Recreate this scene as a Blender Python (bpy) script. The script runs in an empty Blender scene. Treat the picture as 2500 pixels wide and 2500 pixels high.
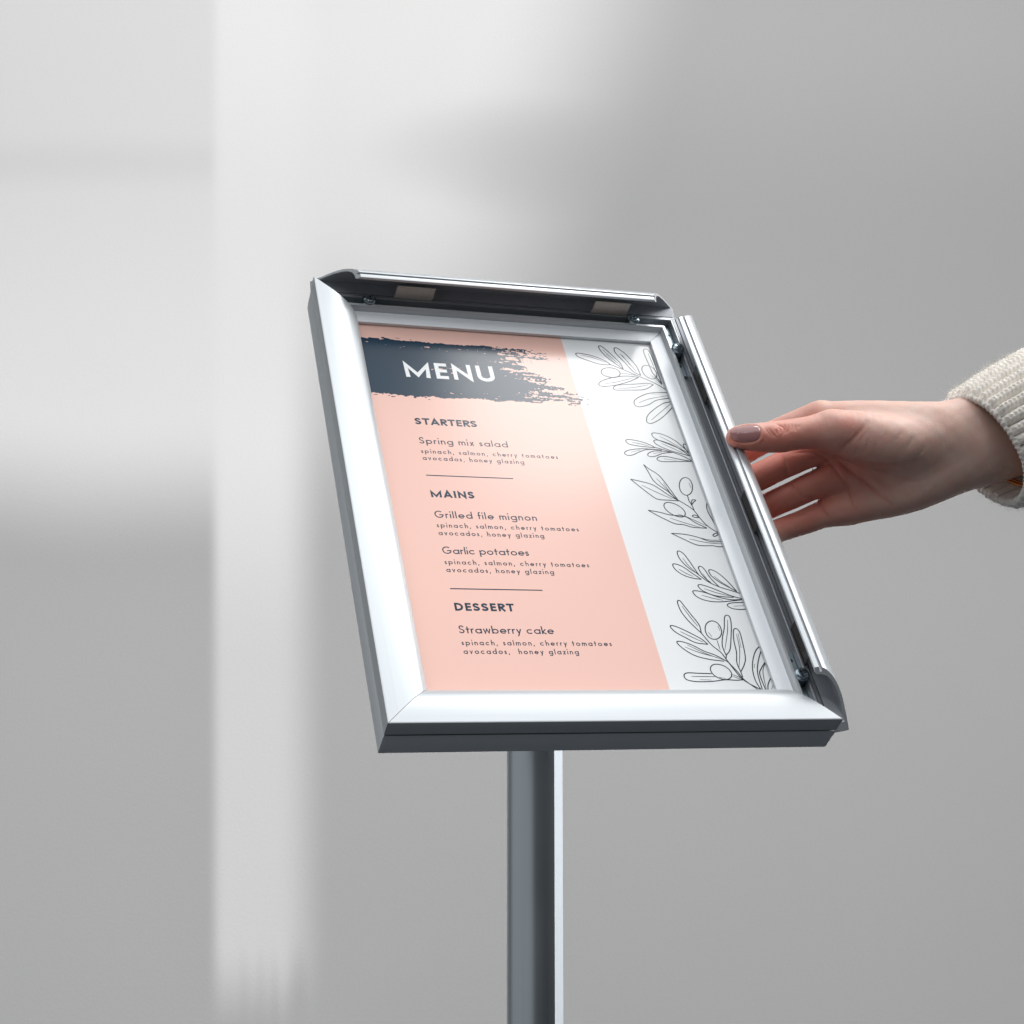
import bpy, bmesh, math, random
import numpy as np
from mathutils import Matrix, Vector

scene = bpy.context.scene
COL = scene.collection
MM = 0.001

# ------------------------------------------------------------------ camera
CAM_Z = 1.0
PITCH = math.radians(5.94)                    # camera looks slightly up
FPX = 3925.72                                 # focal length in photo pixels (photo is 2500 px wide)
cam_data = bpy.data.cameras.new('camera')
cam_data.sensor_width = 36.0
cam_data.lens = FPX / 2500.0 * 36.0
cam_data.clip_start = 0.05
cam_data.clip_end = 50.0
cam = bpy.data.objects.new('camera', cam_data)
COL.objects.link(cam)
cam.location = (0, 0, CAM_Z)
cam.rotation_euler = (math.pi / 2 + PITCH, 0, 0)
scene.camera = cam
CAM_M = Matrix.Translation((0, 0, CAM_Z)) @ Matrix.Rotation(math.pi / 2 + PITCH, 4, 'X')

# ------------------------------------------------------------------ world, exposure
world = bpy.data.worlds.new('World')
scene.world = world
world.use_nodes = True
world.node_tree.nodes['Background'].inputs['Color'].default_value = (0.90, 0.96, 1.0, 1)
world.node_tree.nodes['Background'].inputs['Strength'].default_value = 0.11
scene.view_settings.view_transform = 'Standard'
scene.view_settings.look = 'None'
scene.view_settings.exposure = 0.0
scene.view_settings.gamma = 1.0
scene.view_settings.use_curve_mapping = False

# ------------------------------------------------------------------ lamps
WALL_Y = 1.9

def look_at(obj, target):
    d = Vector(target) - obj.location
    obj.rotation_euler = d.to_track_quat('-Z', 'Y').to_euler()

def area(name, loc, target, sx, sy, power, color=(1, 1, 1), shape='RECTANGLE', spread=180):
    l = bpy.data.lights.new(name, 'AREA')
    l.shape = shape; l.size = sx; l.size_y = sy
    l.energy = power; l.color = color; l.spread = math.radians(spread)
    o = bpy.data.objects.new(name, l)
    COL.objects.link(o); o.location = loc; look_at(o, target)
    return o

# large soft overhead light, the key that glosses the menu, the tall window light on the right
area('overhead_softbox', (0.20, 0.60, CAM_Z + 1.28), (0.20, 0.60, 0), 2.5, 2.1, 24.0, (0.97, 0.99, 1.0))
area('key_lamp', (0.40, 1.01, CAM_Z + 1.20), (0.04, 0.93, CAM_Z + 0.15), 0.30, 0.30, 3.1, (1.0, 0.99, 0.97), 'DISK')
area('side_window', (0.98, 1.54, CAM_Z), (0.013, 0.93, CAM_Z), 0.45, 1.7, 0.5, (0.97, 0.99, 1.0), 'RECTANGLE', 60)
area('left_fill', (-1.05, 0.32, CAM_Z - 0.25), (-1.05 + 0.866, 0.32 + 0.5, CAM_Z - 0.25), 3.1, 1.3, 3.6, (0.90, 0.97, 1.0))

area('right_high_fill', (0.92, 1.20, CAM_Z + 0.85), (0.22, 0.94, CAM_Z + 0.12), 0.6, 0.5, 2.4, (1.0, 0.985, 0.97), 'RECTANGLE', 110)  # added fill to brighten the right rail's crest, the hand and the sleeve

def spot(name, loc, target, deg, power, radius, blend=1.0, color=(1, 1, 1)):
    l = bpy.data.lights.new(name, 'SPOT')
    l.energy = power; l.spot_size = math.radians(deg); l.spot_blend = blend; l.shadow_soft_size = radius; l.color = color
    o = bpy.data.objects.new(name, l)
    COL.objects.link(o); o.location = loc; look_at(o, target)
    return o
spot('added_poster_spot', (0.05, -0.50, CAM_Z + 1.05), (-0.03, 0.82, CAM_Z + 0.025), 17, 33.0, 0.12)  # added narrow fill that brightens the poster and spares the palm

# window light falling on the wall: a projector spot with a procedural window gobo
def build_gobo():
    L = Vector((-0.95, 1.20, CAM_Z + 0.75))
    l = bpy.data.lights.new('wall_window_projector', 'SPOT')
    l.energy = 1.0; l.spot_size = math.radians(170); l.spot_blend = 0.0
    l.shadow_soft_size = 0.004
    l.use_nodes = True
    o = bpy.data.objects.new('wall_window_projector', l)
    COL.objects.link(o); o.location = L; look_at(o, (0.1, WALL_Y, CAM_Z + 0.2))
    nt = l.node_tree; nt.nodes.clear()
    def N(t): return nt.nodes.new(t)
    def val(sock, x):
        if isinstance(x, (int, float)): sock.default_value = x
        else: nt.links.new(x, sock)
    def m(op, a, b=0.0, c=None, clamp=False):
        n = N('ShaderNodeMath'); n.operation = op; n.use_clamp = clamp
        val(n.inputs[0], a); val(n.inputs[1], b)
        if c is not None: val(n.inputs[2], c)
        return n.outputs[0]
    def ss(x, a, b):                      # smoothstep 0 at a -> 1 at b
        n = N('ShaderNodeMapRange'); n.interpolation_type = 'SMOOTHSTEP'
        val(n.inputs['Value'], x)
        val(n.inputs['From Min'], a); val(n.inputs['From Max'], b)
        return n.outputs['Result']
    inv = lambda x: m('SUBTRACT', 1.0, x)
    mul = lambda *xs: xs[0] if len(xs) == 1 else m('MULTIPLY', xs[0], mul(*xs[1:]))
    add = lambda *xs: xs[0] if len(xs) == 1 else m('ADD', xs[0], add(*xs[1:]))
    g = N('ShaderNodeNewGeometry'); s = N('ShaderNodeSeparateXYZ')
    nt.links.new(g.outputs['Incoming'], s.inputs[0])
    a = m('DIVIDE', s.outputs['X'], s.outputs['Y'])
    b = m('DIVIDE', s.outputs['Z'], s.outputs['Y'])
    dy = WALL_Y - L.y
    X = m('MULTIPLY_ADD', a, dy, L.x)
    Z = m('MULTIPLY_ADD', b, dy, L.z - CAM_Z - 0.198)
    # wall position in units of the window pattern (0..1 across, 0..1 down)
    k = FPX / 2500.0 / 1.915
    taper = m('MULTIPLY_ADD', Z, math.tan(PITCH) / 1.915, 1.0)     # the panes' sides lean apart a little
    x = m('MULTIPLY_ADD', m('DIVIDE', X, taper), k, 0.5)
    y = m('MULTIPLY_ADD', Z, -k, 0.5)
    nz = N('ShaderNodeTexNoise'); nz.noise_dimensions = '2D'
    cv = N('ShaderNodeCombineXYZ'); val(cv.inputs[0], x); val(cv.inputs[1], y)
    nt.links.new(cv.outputs[0], nz.inputs['Vector'])
    nz.inputs['Scale'].default_value = 3.0; nz.inputs['Detail'].default_value = 1.0
    wob = m('MULTIPLY_ADD', nz.outputs['Fac'], 0.10, -0.05)
    yw = m('ADD', y, wob)
    fill = add(m('MULTIPLY_ADD', ss(y, 0.10, 0.70), 0.108, 0.115), mul(inv(ss(y, 0.0, 0.22)), 0.055))
    fill = add(fill, mul(inv(ss(x, 0.1, 0.5)), ss(y, 0.3, 0.6), 0.03))
    veil = mul(inv(ss(m('ABSOLUTE', m('SUBTRACT', y, 0.150), 0.0), 0.0, 0.035)), -0.05)
    left = mul(inv(ss(x, 0.203, 0.219)), inv(ss(m('MULTIPLY_ADD', wob, 0.4, y), 0.395, 0.545)), add(veil, m('MULTIPLY_ADD', ss(y, 0.0, 0.35), 0.09, 0.33)))
    bandx = mul(ss(x, 0.203, 0.219), inv(ss(x, 0.27, 0.325)))
    upper = inv(ss(y, 0.40, 0.66))
    ns = N('ShaderNodeTexNoise'); ns.noise_dimensions = '2D'       # streaks where the strip of light runs out
    cs = N('ShaderNodeCombineXYZ'); val(cs.inputs[0], m('MULTIPLY', x, 70.0)); val(cs.inputs[1], m('MULTIPLY', y, 3.0))
    nt.links.new(cs.outputs[0], ns.inputs['Vector']); ns.inputs['Scale'].default_value = 1.0; ns.inputs['Detail'].default_value = 1.0
    ystreak = m('MULTIPLY_ADD', m('SUBTRACT', ns.outputs['Fac'], 0.5), 0.06, yw)
    lower = inv(ss(ystreak, 0.885, 0.98))
    band = mul(bandx, add(mul(upper, 0.20), mul(lower, 0.25)))
    edge = m('MULTIPLY_ADD', y, -0.35, 0.59)
    blob = mul(ss(x, 0.27, 0.325), inv(ss(m('SUBTRACT', x, edge), -0.12, 0.11)), inv(ss(yw, 0.18, 0.56)), 0.42)
    cx = m('SUBTRACT', x, 0.51); cy = m('SUBTRACT', y, 0.145)
    r2 = add(mul(cx, cx, 40.0), mul(cy, cy, 210.0), m('MULTIPLY_ADD', nz.outputs['Fac'], 1.6, -0.75))
    cloud = m('SUBTRACT', 1.0, mul(inv(ss(r2, -0.5, 1.2)), 0.52))
    aperture = mul(ss(x, -0.13, 0.0), inv(ss(x, 1.5, 2.2)), ss(y, -0.45, -0.15), inv(ss(y, 1.2, 1.45)))
    total = mul(add(left, band, mul(blob, cloud), fill), aperture)
    k3 = m('POWER', m('ADD', m('ADD', mul(a, a), mul(b, b)), 1.0), 1.5)
    em = N('ShaderNodeEmission'); out = N('ShaderNodeOutputLight')
    nt.links.new(mul(total, m('MINIMUM', k3, 60.0), 33.8), em.inputs['Strength'])
    em.inputs['Color'].default_value = (1.0, 1.0, 1.0, 1)
    nt.links.new(em.outputs[0], out.inputs[0])
build_gobo()

# ------------------------------------------------------------------ materials
def new_mat(name):
    m = bpy.data.materials.new(name); m.use_nodes = True
    return m, m.node_tree, m.node_tree.nodes['Principled BSDF']

def simple_mat(name, color, rough=0.5, metal=0.0, spec=0.5, coat=0.0):
    m, nt, p = new_mat(name)
    p.inputs['Base Color'].default_value = (*color, 1)
    p.inputs['Roughness'].default_value = rough
    p.inputs['Metallic'].default_value = metal
    p.inputs['Specular IOR Level'].default_value = spec
    p.inputs['Coat Weight'].default_value = coat
    p.inputs['Coat Roughness'].default_value = 0.05
    return m

def metal_mat(name, color, rough, scale=(8, 900, 900), bump=0.02, var=0.06, rvar=0.06, metallic=1.0):
    """brushed / anodised metal: fine streaks along the extrusion (object-space x of the part)"""
    m, nt, p = new_mat(name)
    tc = nt.nodes.new('ShaderNodeTexCoord'); mp = nt.nodes.new('ShaderNodeMapping')
    mp.inputs['Scale'].default_value = scale
    nz = nt.nodes.new('ShaderNodeTexNoise'); nz.inputs['Scale'].default_value = 1.0; nz.inputs['Detail'].default_value = 3
    nt.links.new(tc.outputs['UV'], mp.inputs[0]); nt.links.new(mp.outputs[0], nz.inputs['Vector'])
    mx = nt.nodes.new('ShaderNodeMix'); mx.data_type = 'RGBA'
    c0 = [c * (1 - var) for c in color]; c1 = [min(1, c * (1 + var)) for c in color]
    mx.inputs[6].default_value = (*c0, 1); mx.inputs[7].default_value = (*c1, 1)
    nt.links.new(nz.outputs['Fac'], mx.inputs[0]); nt.links.new(mx.outputs[2], p.inputs['Base Color'])
    rr = nt.nodes.new('ShaderNodeMapRange')
    rr.inputs['To Min'].default_value = rough - rvar; rr.inputs['To Max'].default_value = rough + rvar
    nt.links.new(nz.outputs['Fac'], rr.inputs[0]); nt.links.new(rr.outputs[0], p.inputs['Roughness'])
    bp = nt.nodes.new('ShaderNodeBump'); bp.inputs['Strength'].default_value = bump; bp.inputs['Distance'].default_value = 0.0002
    nt.links.new(nz.outputs['Fac'], bp.inputs['Height']); nt.links.new(bp.outputs[0], p.inputs['Normal'])
    p.inputs['Metallic'].default_value = metallic
    return m

M_ALU = metal_mat('anodised_aluminium', (0.55, 0.58, 0.605), 0.36, metallic=0.45)
M_BASE = metal_mat('base_aluminium', (0.66, 0.69, 0.72), 0.38, metallic=0.36)
M_ALU_SHADE = metal_mat('shaded_aluminium', (0.40, 0.415, 0.445), 0.36, metallic=0.40)  # shade of the channel and hollow rails put into a darker colour
M_POLE = metal_mat('satin_pole_aluminium', (0.56, 0.60, 0.635), 0.33, scale=(3, 1400, 1400), bump=0.03, var=0.10)
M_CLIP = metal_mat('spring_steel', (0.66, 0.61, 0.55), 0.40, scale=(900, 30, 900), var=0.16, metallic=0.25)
M_CLIP_SHADE = metal_mat('shaded_spring_steel', (0.10, 0.09, 0.085), 0.35, scale=(900, 30, 900), var=0.16, metallic=0.6)  # darker copy of the clip steel, shade on the right clips painted in
M_ZINC = metal_mat('zinc_plate', (0.36, 0.44, 0.48), 0.30, scale=(150, 150, 150), var=0.25)
M_SCREW = metal_mat('screw_steel', (0.30, 0.36, 0.40), 0.22, scale=(60, 60, 60), var=0.1)
M_HOLE = simple_mat('hole_dark', (0.01, 0.015, 0.018), 0.7)
M_BACK = simple_mat('back_board', (0.12, 0.12, 0.12), 0.6)

def printed_mat(name, color, rough=0.18, spec=0.21):
    """ink or bare paper under one satin laminate"""
    m, nt, p = new_mat(name)
    tc = nt.nodes.new('ShaderNodeTexCoord')
    nz = nt.nodes.new('ShaderNodeTexNoise'); nz.inputs['Scale'].default_value = 900; nz.inputs['Detail'].default_value = 2
    nt.links.new(tc.outputs['Object'], nz.inputs['Vector'])
    bp = nt.nodes.new('ShaderNodeBump'); bp.inputs['Strength'].default_value = 0.03; bp.inputs['Distance'].default_value = 0.0002
    nt.links.new(nz.outputs['Fac'], bp.inputs['Height']); nt.links.new(bp.outputs[0], p.inputs['Normal'])
    p.inputs['Base Color'].default_value = (*color, 1)
    p.inputs['Roughness'].default_value = rough
    p.inputs['Specular IOR Level'].default_value = spec
    return m

M_PAPER = printed_mat('poster_paper', (0.79, 0.805, 0.82))
M_PINK = printed_mat('pink_print', (0.83, 0.53, 0.46))
M_NAVY = printed_mat('navy_print', (0.016, 0.040, 0.070))
M_INK = printed_mat('line_print', (0.010, 0.018, 0.030))

def wall_mat():
    m, nt, p = new_mat('wall_plaster')
    tc = nt.nodes.new('ShaderNodeTexCoord')
    n1 = nt.nodes.new('ShaderNodeTexNoise'); n1.inputs['Scale'].default_value = 260; n1.inputs['Detail'].default_value = 6
    n2 = nt.nodes.new('ShaderNodeTexNoise'); n2.inputs['Scale'].default_value = 2.2; n2.inputs['Detail'].default_value = 3
    nt.links.new(tc.outputs['Object'], n1.inputs['Vector']); nt.links.new(tc.outputs['Object'], n2.inputs['Vector'])
    bp = nt.nodes.new('ShaderNodeBump'); bp.inputs['Strength'].default_value = 0.28; bp.inputs['Distance'].default_value = 0.0006
    nt.links.new(n1.outputs['Fac'], bp.inputs['Height']); nt.links.new(bp.outputs[0], p.inputs['Normal'])
    mr = nt.nodes.new('ShaderNodeMapRange'); mr.inputs['To Min'].default_value = 0.46; mr.inputs['To Max'].default_value = 0.54
    n3 = nt.nodes.new('ShaderNodeTexNoise'); n3.inputs['Scale'].default_value = 420; n3.inputs['Detail'].default_value = 2
    nt.links.new(tc.outputs['Object'], n3.inputs['Vector'])
    mm = nt.nodes.new('ShaderNodeMix'); mm.inputs[0].default_value = 0.62
    nt.links.new(n2.outputs['Fac'], mm.inputs[2]); nt.links.new(n3.outputs['Fac'], mm.inputs[3])
    nt.links.new(mm.outputs[0], mr.inputs[0])
    cb = nt.nodes.new('ShaderNodeCombineColor')
    for i, k in enumerate((1.0, 0.990, 0.984)):
        ml = nt.nodes.new('ShaderNodeMath'); ml.operation = 'MULTIPLY'; ml.inputs[1].default_value = k
        nt.links.new(mr.outputs[0], ml.inputs[0]); nt.links.new(ml.outputs[0], cb.inputs[i])
    nt.links.new(cb.outputs[0], p.inputs['Base Color'])
    p.inputs['Roughness'].default_value = 0.9; p.inputs['Specular IOR Level'].default_value = 0.1
    return m

def floor_mat():
    m, nt, p = new_mat('dark_floor')
    tc = nt.nodes.new('ShaderNodeTexCoord')
    n1 = nt.nodes.new('ShaderNodeTexNoise'); n1.inputs['Scale'].default_value = 30; n1.inputs['Detail'].default_value = 5
    nt.links.new(tc.outputs['Object'], n1.inputs['Vector'])
    mx = nt.nodes.new('ShaderNodeMix'); mx.data_type = 'RGBA'
    mx.inputs[6].default_value = (0.04, 0.044, 0.052, 1); mx.inputs[7].default_value = (0.07, 0.076, 0.088, 1)
    nt.links.new(n1.outputs['Fac'], mx.inputs[0]); nt.links.new(mx.outputs[2], p.inputs['Base Color'])
    p.inputs['Roughness'].default_value = 0.8
    return m

# ------------------------------------------------------------------ mesh helpers
def mesh_obj(name, verts, faces, mat, parent=None, smooth=False, uvs=None):
    me = bpy.data.meshes.new(name)
    me.from_pydata([tuple(v) for v in verts], [], [tuple(f) for f in faces])
    me.update()
    if uvs is not None:
        ul = me.uv_layers.new(name='UVMap')
        idx = np.empty(len(me.loops), dtype=np.int32); me.loops.foreach_get('vertex_index', idx)
        ul.data.foreach_set('uv', np.asarray(uvs, dtype=np.float32)[idx].ravel())
    if smooth:
        me.polygons.foreach_set('use_smooth', [True] * len(me.polygons))
    o = bpy.data.objects.new(name, me)
    me.materials.append(mat)
    COL.objects.link(o)
    if parent is not None:
        o.parent = parent
    return o

def tag(o, label=None, category=None, group=None, kind=None):
    if label: o['label'] = label
    if category: o['category'] = category
    if group: o['group'] = group
    if kind: o['kind'] = kind
    return o

# ------------------------------------------------------------------ the setting
w = mesh_obj('wall', [(-3, 0, -CAM_Z), (3, 0, -CAM_Z), (3, 0, 3), (-3, 0, 3), (-3, 0.1, -CAM_Z), (3, 0.1, -CAM_Z), (3, 0.1, 3), (-3, 0.1, 3)],
             [(0, 1, 2, 3), (5, 4, 7, 6), (4, 0, 3, 7), (1, 5, 6, 2), (3, 2, 6, 7)], wall_mat())
w.location = (0, WALL_Y, CAM_Z); tag(w, kind='structure')
fl = mesh_obj('floor', [(-4, -3, 0), (4, -3, 0), (4, WALL_Y - 0.001, 0), (-4, WALL_Y - 0.001, 0)], [(0, 1, 2, 3)], floor_mat())
tag(fl, kind='structure')

# ------------------------------------------------------------------ the menu stand
# sign frame: u to the right, v up the board, w out of the board; millimetres
W_, H_ = 240.0, 327.0
SIGN_R = Matrix(((0.95090, -0.18648, 0.24700), (-0.03201, 0.73454, 0.67781), (-0.30783, -0.65243, 0.69251)))
SIGN_M = CAM_M @ (Matrix.Translation((-0.0579986, -0.0987112, -0.7514738)) @ SIGN_R.to_4x4())
POLE_XY = (0.0130, 0.930)

stand = bpy.data.objects.new('menu_stand', None)
COL.objects.link(stand)
stand.location = (POLE_XY[0], POLE_XY[1], 0)
tag(stand, 'brushed aluminium floor stand on a single pole, tilted snap frame with two rails flipped open', 'menu stand')
STAND_INV = Matrix.Translation(stand.location).inverted()

def place(o, parent=stand, m=SIGN_M):
    """put a part built in sign coordinates where the board is; sub-parts share the part's space"""
    o.parent = parent
    o.matrix_local = (STAND_INV @ m) if parent is stand else Matrix.Identity(4)
    return o

def side_map(side):
    """(t along the side, s inward from the outer edge, w) -> sign coordinates, and the length of the side"""
    if side == 'bottom': return (lambda t, s, w: (t, s, w)), W_
    if side == 'top': return (lambda t, s, w: (W_ - t, H_ - s, w)), W_
    if side == 'left': return (lambda t, s, w: (s, H_ - t, w)), H_
    return (lambda t, s, w: (W_ - s, t, w)), H_

def extrude_profile(prof, side, gap=0.12, closed=True, hinge=None, angle=0.0, segs=1):
    """mitred extrusion of a closed (s, w) outline along one side of the board, optionally swung about a hinge"""
    fn, L = side_map(side)
    n = len(prof); V, F, UV = [], [], []
    ca, sa = math.cos(angle), math.sin(angle)
    acc = [0.0]
    for i in range(1, n):
        acc.append(acc[-1] + math.hypot(prof[i][0] - prof[i-1][0], prof[i][1] - prof[i-1][1]))
    for e in range(2):
        for i, (s, w_) in enumerate(prof):
            t = gap + s if e == 0 else L - gap - s
            x, y = s, w_
            if hinge:
                dx, dy = s - hinge[0], w_ - hinge[1]
                x, y = hinge[0] + dx * ca - dy * sa, hinge[1] + dx * sa + dy * ca
            p = fn(t, x, y)
            V.append((p[0] * MM, p[1] * MM, p[2] * MM)); UV.append((t * MM, acc[i] * MM))
    for i in range(n):
        j = (i + 1) % n
        F.append((i, j, n + j, n + i))
    F.append(tuple(range(n - 1, -1, -1))); F.append(tuple(range(n, 2 * n)))
    return V, F, UV

def part_mesh(name, chunks, mat, parent=stand, smooth=False, auto=None, second=None):
    V, F, UV = [], [], []
    for v, f, u in chunks:
        b = len(V); V += v; UV += u; F += [tuple(i + b for i in q) for q in f]
    o = mesh_obj(name, V, F, mat, None, smooth, UV)
    if second:                                     # darker metal that paints in the shade inside the extrusion: profile edges second[1], period second[2]
        o.data.materials.append(second[0])
        for pg in o.data.polygons:
            if pg.index % second[2] in second[1]: pg.material_index = 1
    bm = bmesh.new(); bm.from_mesh(o.data)
    bmesh.ops.recalc_face_normals(bm, faces=bm.faces)
    if auto:
        for f in bm.faces: f.smooth = True
        for e in bm.edges:
            if len(e.link_faces) == 2 and e.calc_face_angle(0) > auto: e.smooth = False
    bm.to_mesh(o.data); bm.free()
    return place(o, parent)

BASE_PROF = [(0, -24.4), (0, -11.6), (0.5, -11.0), (0.8, -11.0), (0.8, -15), (2.3, -15), (2.3, -9.6), (2.5, -9.4), (3.0, -9.4), (3.2, -9.6), (3.2, -12),
             (3.9, -12), (3.9, -8.6), (4.1, -8.4), (4.7, -8.4), (4.8, -9.6), (5.2, -9.6), (5.3, -8.1), (6.2, -8.1), (6.5, -8.4), (6.5, -14.5), (12.0, -14.5), (12.0, -8.4), (12.3, -8.1), (13.9, -8.1), (14.3, -8.5),
             (14.7, -12.3), (15.2, -12.5), (23.2, -12.7), (23.55, -13.0), (23.6, -14.8), (17, -15.0), (17, -18), (4, -18), (4, -24.4)]
RAIL_SKIN = [(0, -9.3), (0, -0.5), (0.12, -0.15), (0.5, 0.0), (0.85, 0.0), (4, -0.02), (8, -0.12), (12, -0.4), (14.5, -0.8), (16.5, -1.35), (18.5, -2.15), (20.3, -3.1), (21.8, -4.2),
             (23.0, -5.35), (24.0, -6.6), (24.7, -7.9), (25.0, -9.2)]
RAIL_IN = [(24.6, -12.0), (24.6, -12.4), (23.2, -12.4), (23.2, -13.3), (23.6, -13.5), (23.6, -14.2), (20.3, -14.2), (20.3, -13.4), (21.6, -12.6), (22.4, -9.4), (21.4, -6.6),
           (19.5, -4.5), (16.5, -2.9), (12, -1.8), (6, -1.45), (3.4, -1.4), (3.4, -8.6), (1.4, -9.3)]
# closed rails end on the shelf of the base, so their foot stops there
RAIL_IN_CLOSED = [(24.9, -12.1), (23.9, -12.4), (23.4, -11.8), (23.4, -9.4), (22.0, -6.6)] + RAIL_IN[11:]
RAIL_OPEN = RAIL_SKIN[:-1] + [(24.75, -8.3), (23.3, -8.5), (23.3, -9.8), (25.2, -9.9), (25.3, -10.1), (25.3, -12.2), (23.4, -12.4), (22.6, -11.4)] + RAIL_IN[9:]
RAIL_CLOSED = RAIL_SKIN + RAIL_IN_CLOSED

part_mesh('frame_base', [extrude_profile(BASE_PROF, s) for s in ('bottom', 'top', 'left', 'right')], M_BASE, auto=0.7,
          second=(M_ALU_SHADE, set(range(2, 22)), len(BASE_PROF) + 2))
OPEN_T, OPEN_R = math.radians(75), math.radians(71)
HINGE = (3.0, -10.0)
for side in ('left', 'bottom'):
    part_mesh('frame_rail', [extrude_profile(RAIL_CLOSED, side, 0.16)], M_ALU, auto=0.6)
INNER = (M_ALU_SHADE, set(range(len(RAIL_SKIN) + 6, len(RAIL_OPEN) - 2)) | {len(RAIL_SKIN), len(RAIL_SKIN) + 1}, len(RAIL_OPEN) + 2)
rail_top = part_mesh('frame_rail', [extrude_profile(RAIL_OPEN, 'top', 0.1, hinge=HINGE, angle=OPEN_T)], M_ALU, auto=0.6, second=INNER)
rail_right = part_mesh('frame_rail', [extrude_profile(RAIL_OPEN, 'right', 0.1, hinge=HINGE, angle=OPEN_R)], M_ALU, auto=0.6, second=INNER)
tag(rail_top, 'top rail flipped open, hollow inside with two steel clips')
tag(rail_right, 'right rail flipped open, held by the thumb')

def box(u0, u1, v0, v1, w0, w1):
    V = [(x * MM, y * MM, z * MM) for z in (w0, w1) for x, y in ((u0, v0), (u1, v0), (u1, v1), (u0, v1))]
    F = [(3, 2, 1, 0), (4, 5, 6, 7), (0, 1, 5, 4), (1, 2, 6, 5), (2, 3, 7, 6), (3, 0, 4, 7)]
    return V, F, [(v[0], v[1]) for v in V]

part_mesh('back_panel', [box(4.2, W_ - 4.2, 4.2, H_ - 4.2, -24.0, -21.5)], M_BACK)
part_mesh('backing_board', [box(15.5, W_ - 15.5, 15.5, H_ - 15.5, -17.0, -15.6)], M_BACK)

# spring clips between base and open rails: bent steel strips
def clip(side, t0, t1, parent):
    fn, L = side_map(side)
    path = [(4.6, -9.0), (5.0, -6.5), (5.4, -3.5), (5.6, -0.6), (5.8, 1.2), (6.6, 2.9)]
    V, F, UV = [], [], []
    for k, off in enumerate((0.0, 0.55)):
        for (s, w_) in path:
            for t in (t0, t1):
                p = fn(t, s - off, w_ - off * 0.2)
                V.append(tuple(c * MM for c in p)); UV.append((t * MM, w_ * MM))
    n = len(path) * 2
    for i in range(len(path) - 1):
        a = 2 * i
        F.append((a, a + 1, a + 3, a + 2)); F.append((n + a, n + a + 2, n + a + 3, n + a + 1))
        F.append((a, a + 2, n + a + 2, n + a)); F.append((a + 1, n + a + 1, n + a + 3, a + 3))
    F.append((0, n, n + 1, 1)); F.append((n - 2, n - 1, 2 * n - 1, 2 * n - 2))
    return part_mesh('spring_clip', [(V, F, UV)], M_CLIP if side == 'top' else M_CLIP_SHADE, parent, auto=0.6)
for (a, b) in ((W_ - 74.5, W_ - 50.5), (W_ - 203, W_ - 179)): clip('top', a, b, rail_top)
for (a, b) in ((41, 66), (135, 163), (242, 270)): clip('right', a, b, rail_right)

# L-shaped corner plates lying in the base channel, with holes
def plate(poly, w0, w1):
    n = len(poly)
    V = [(x * MM, y * MM, z * MM) for z in (w0, w1) for x, y in poly]
    F = [tuple(range(n - 1, -1, -1)), tuple(range(n, 2 * n))] + [(i, (i + 1) % n, n + (i + 1) % n, n + i) for i in range(n)]
    return V, F, [(v[0], v[1]) for v in V]

def corner_plate(cu, cv, su, sv, la, lb, holes):
    """su, sv point from the board corner inwards"""
    A, B, r = 6.9, 11.7, 3.2
    pts = [(A + la, A), (A + la, B), (B, B), (B, A + lb), (A, A + lb)]
    pts += [(A + r - r * math.cos(a), A + r - r * math.sin(a)) for a in np.linspace(0, math.pi / 2, 6)]
    poly = [(cu + su * x, cv + sv * y) for x, y in pts]
    o = part_mesh('corner_plate', [plate(poly, -14.4, -12.6)], M_ZINC)
    for (hx, hy) in holes:
        c = (cu + su * hx, cv + sv * hy)
        disc = [(c[0] + 1.25 * math.cos(a), c[1] + 1.25 * math.sin(a)) for a in np.linspace(0, 2 * math.pi, 16, endpoint=False)]
        part_mesh('screw_hole', [plate(disc, -12.65, -12.55)], M_HOLE, o)
corner_plate(W_, H_, -1, -1, 46, 48, ((15.5, 9.2), (9.2, 16.5), (44, 9.2), (9.2, 41), (9.2, 46)))
corner_plate(0, H_, 1, -1, 48, 40, ((46.5, 9.2), (20, 9.2)))
corner_plate(W_, 0, -1, 1, 44, 46, ((9.2, 47.5), (9.2, 20)))
corner_plate(0, 0, 1, 1, 40, 40, ((44, 9.2),))

def screw(u, v, w0, rot):
    """pan-head cross-recess screw as one turned surface"""
    R, nr, na = 4.2, 14, 44
    V, F = [], []
    for i in range(nr + 1):
        q = i / nr
        r = R * q
        for j in range(na):
            a = 2 * math.pi * j / na
            x, y = r * math.cos(a), r * math.sin(a)
            if q < 0.80: h = 1.35 * math.sqrt(max(0, 1 - (q / 0.98) ** 2)) + 0.75
            else: h = 1.35 * math.sqrt(max(0, 1 - (q / 0.98) ** 2)) * 0.6 + 0.65
            if q > 0.97: h = 0.45
            d = min(max(abs(x) / 0.5, abs(y) / 2.1), max(abs(y) / 0.5, abs(x) / 2.1))
            if d < 1: h -= 1.0 * (1 - 0.45 * q)
            c, s = math.cos(rot), math.sin(rot)
            V.append(((u + x * c - y * s) * MM, (v + x * s + y * c) * MM, (w0 + h) * MM))
    b = len(V)
    for j in range(na):
        a = 2 * math.pi * j / na
        V.append(((u + R * math.cos(a)) * MM, (v + R * math.sin(a)) * MM, (w0 - 5.6) * MM))
    for i in range(nr):
        for j in range(na):
            k = (j + 1) % na
            F.append((i * na + j, i * na + k, (i + 1) * na + k, (i + 1) * na + j))
    for j in range(na):
        k = (j + 1) % na
        F.append((nr * na + j, nr * na + k, b + k, b + j))
    o = part_mesh('screw', [(V, F, [(x[0], x[1]) for x in V])], M_SCREW, auto=0.9)
    return o
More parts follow.
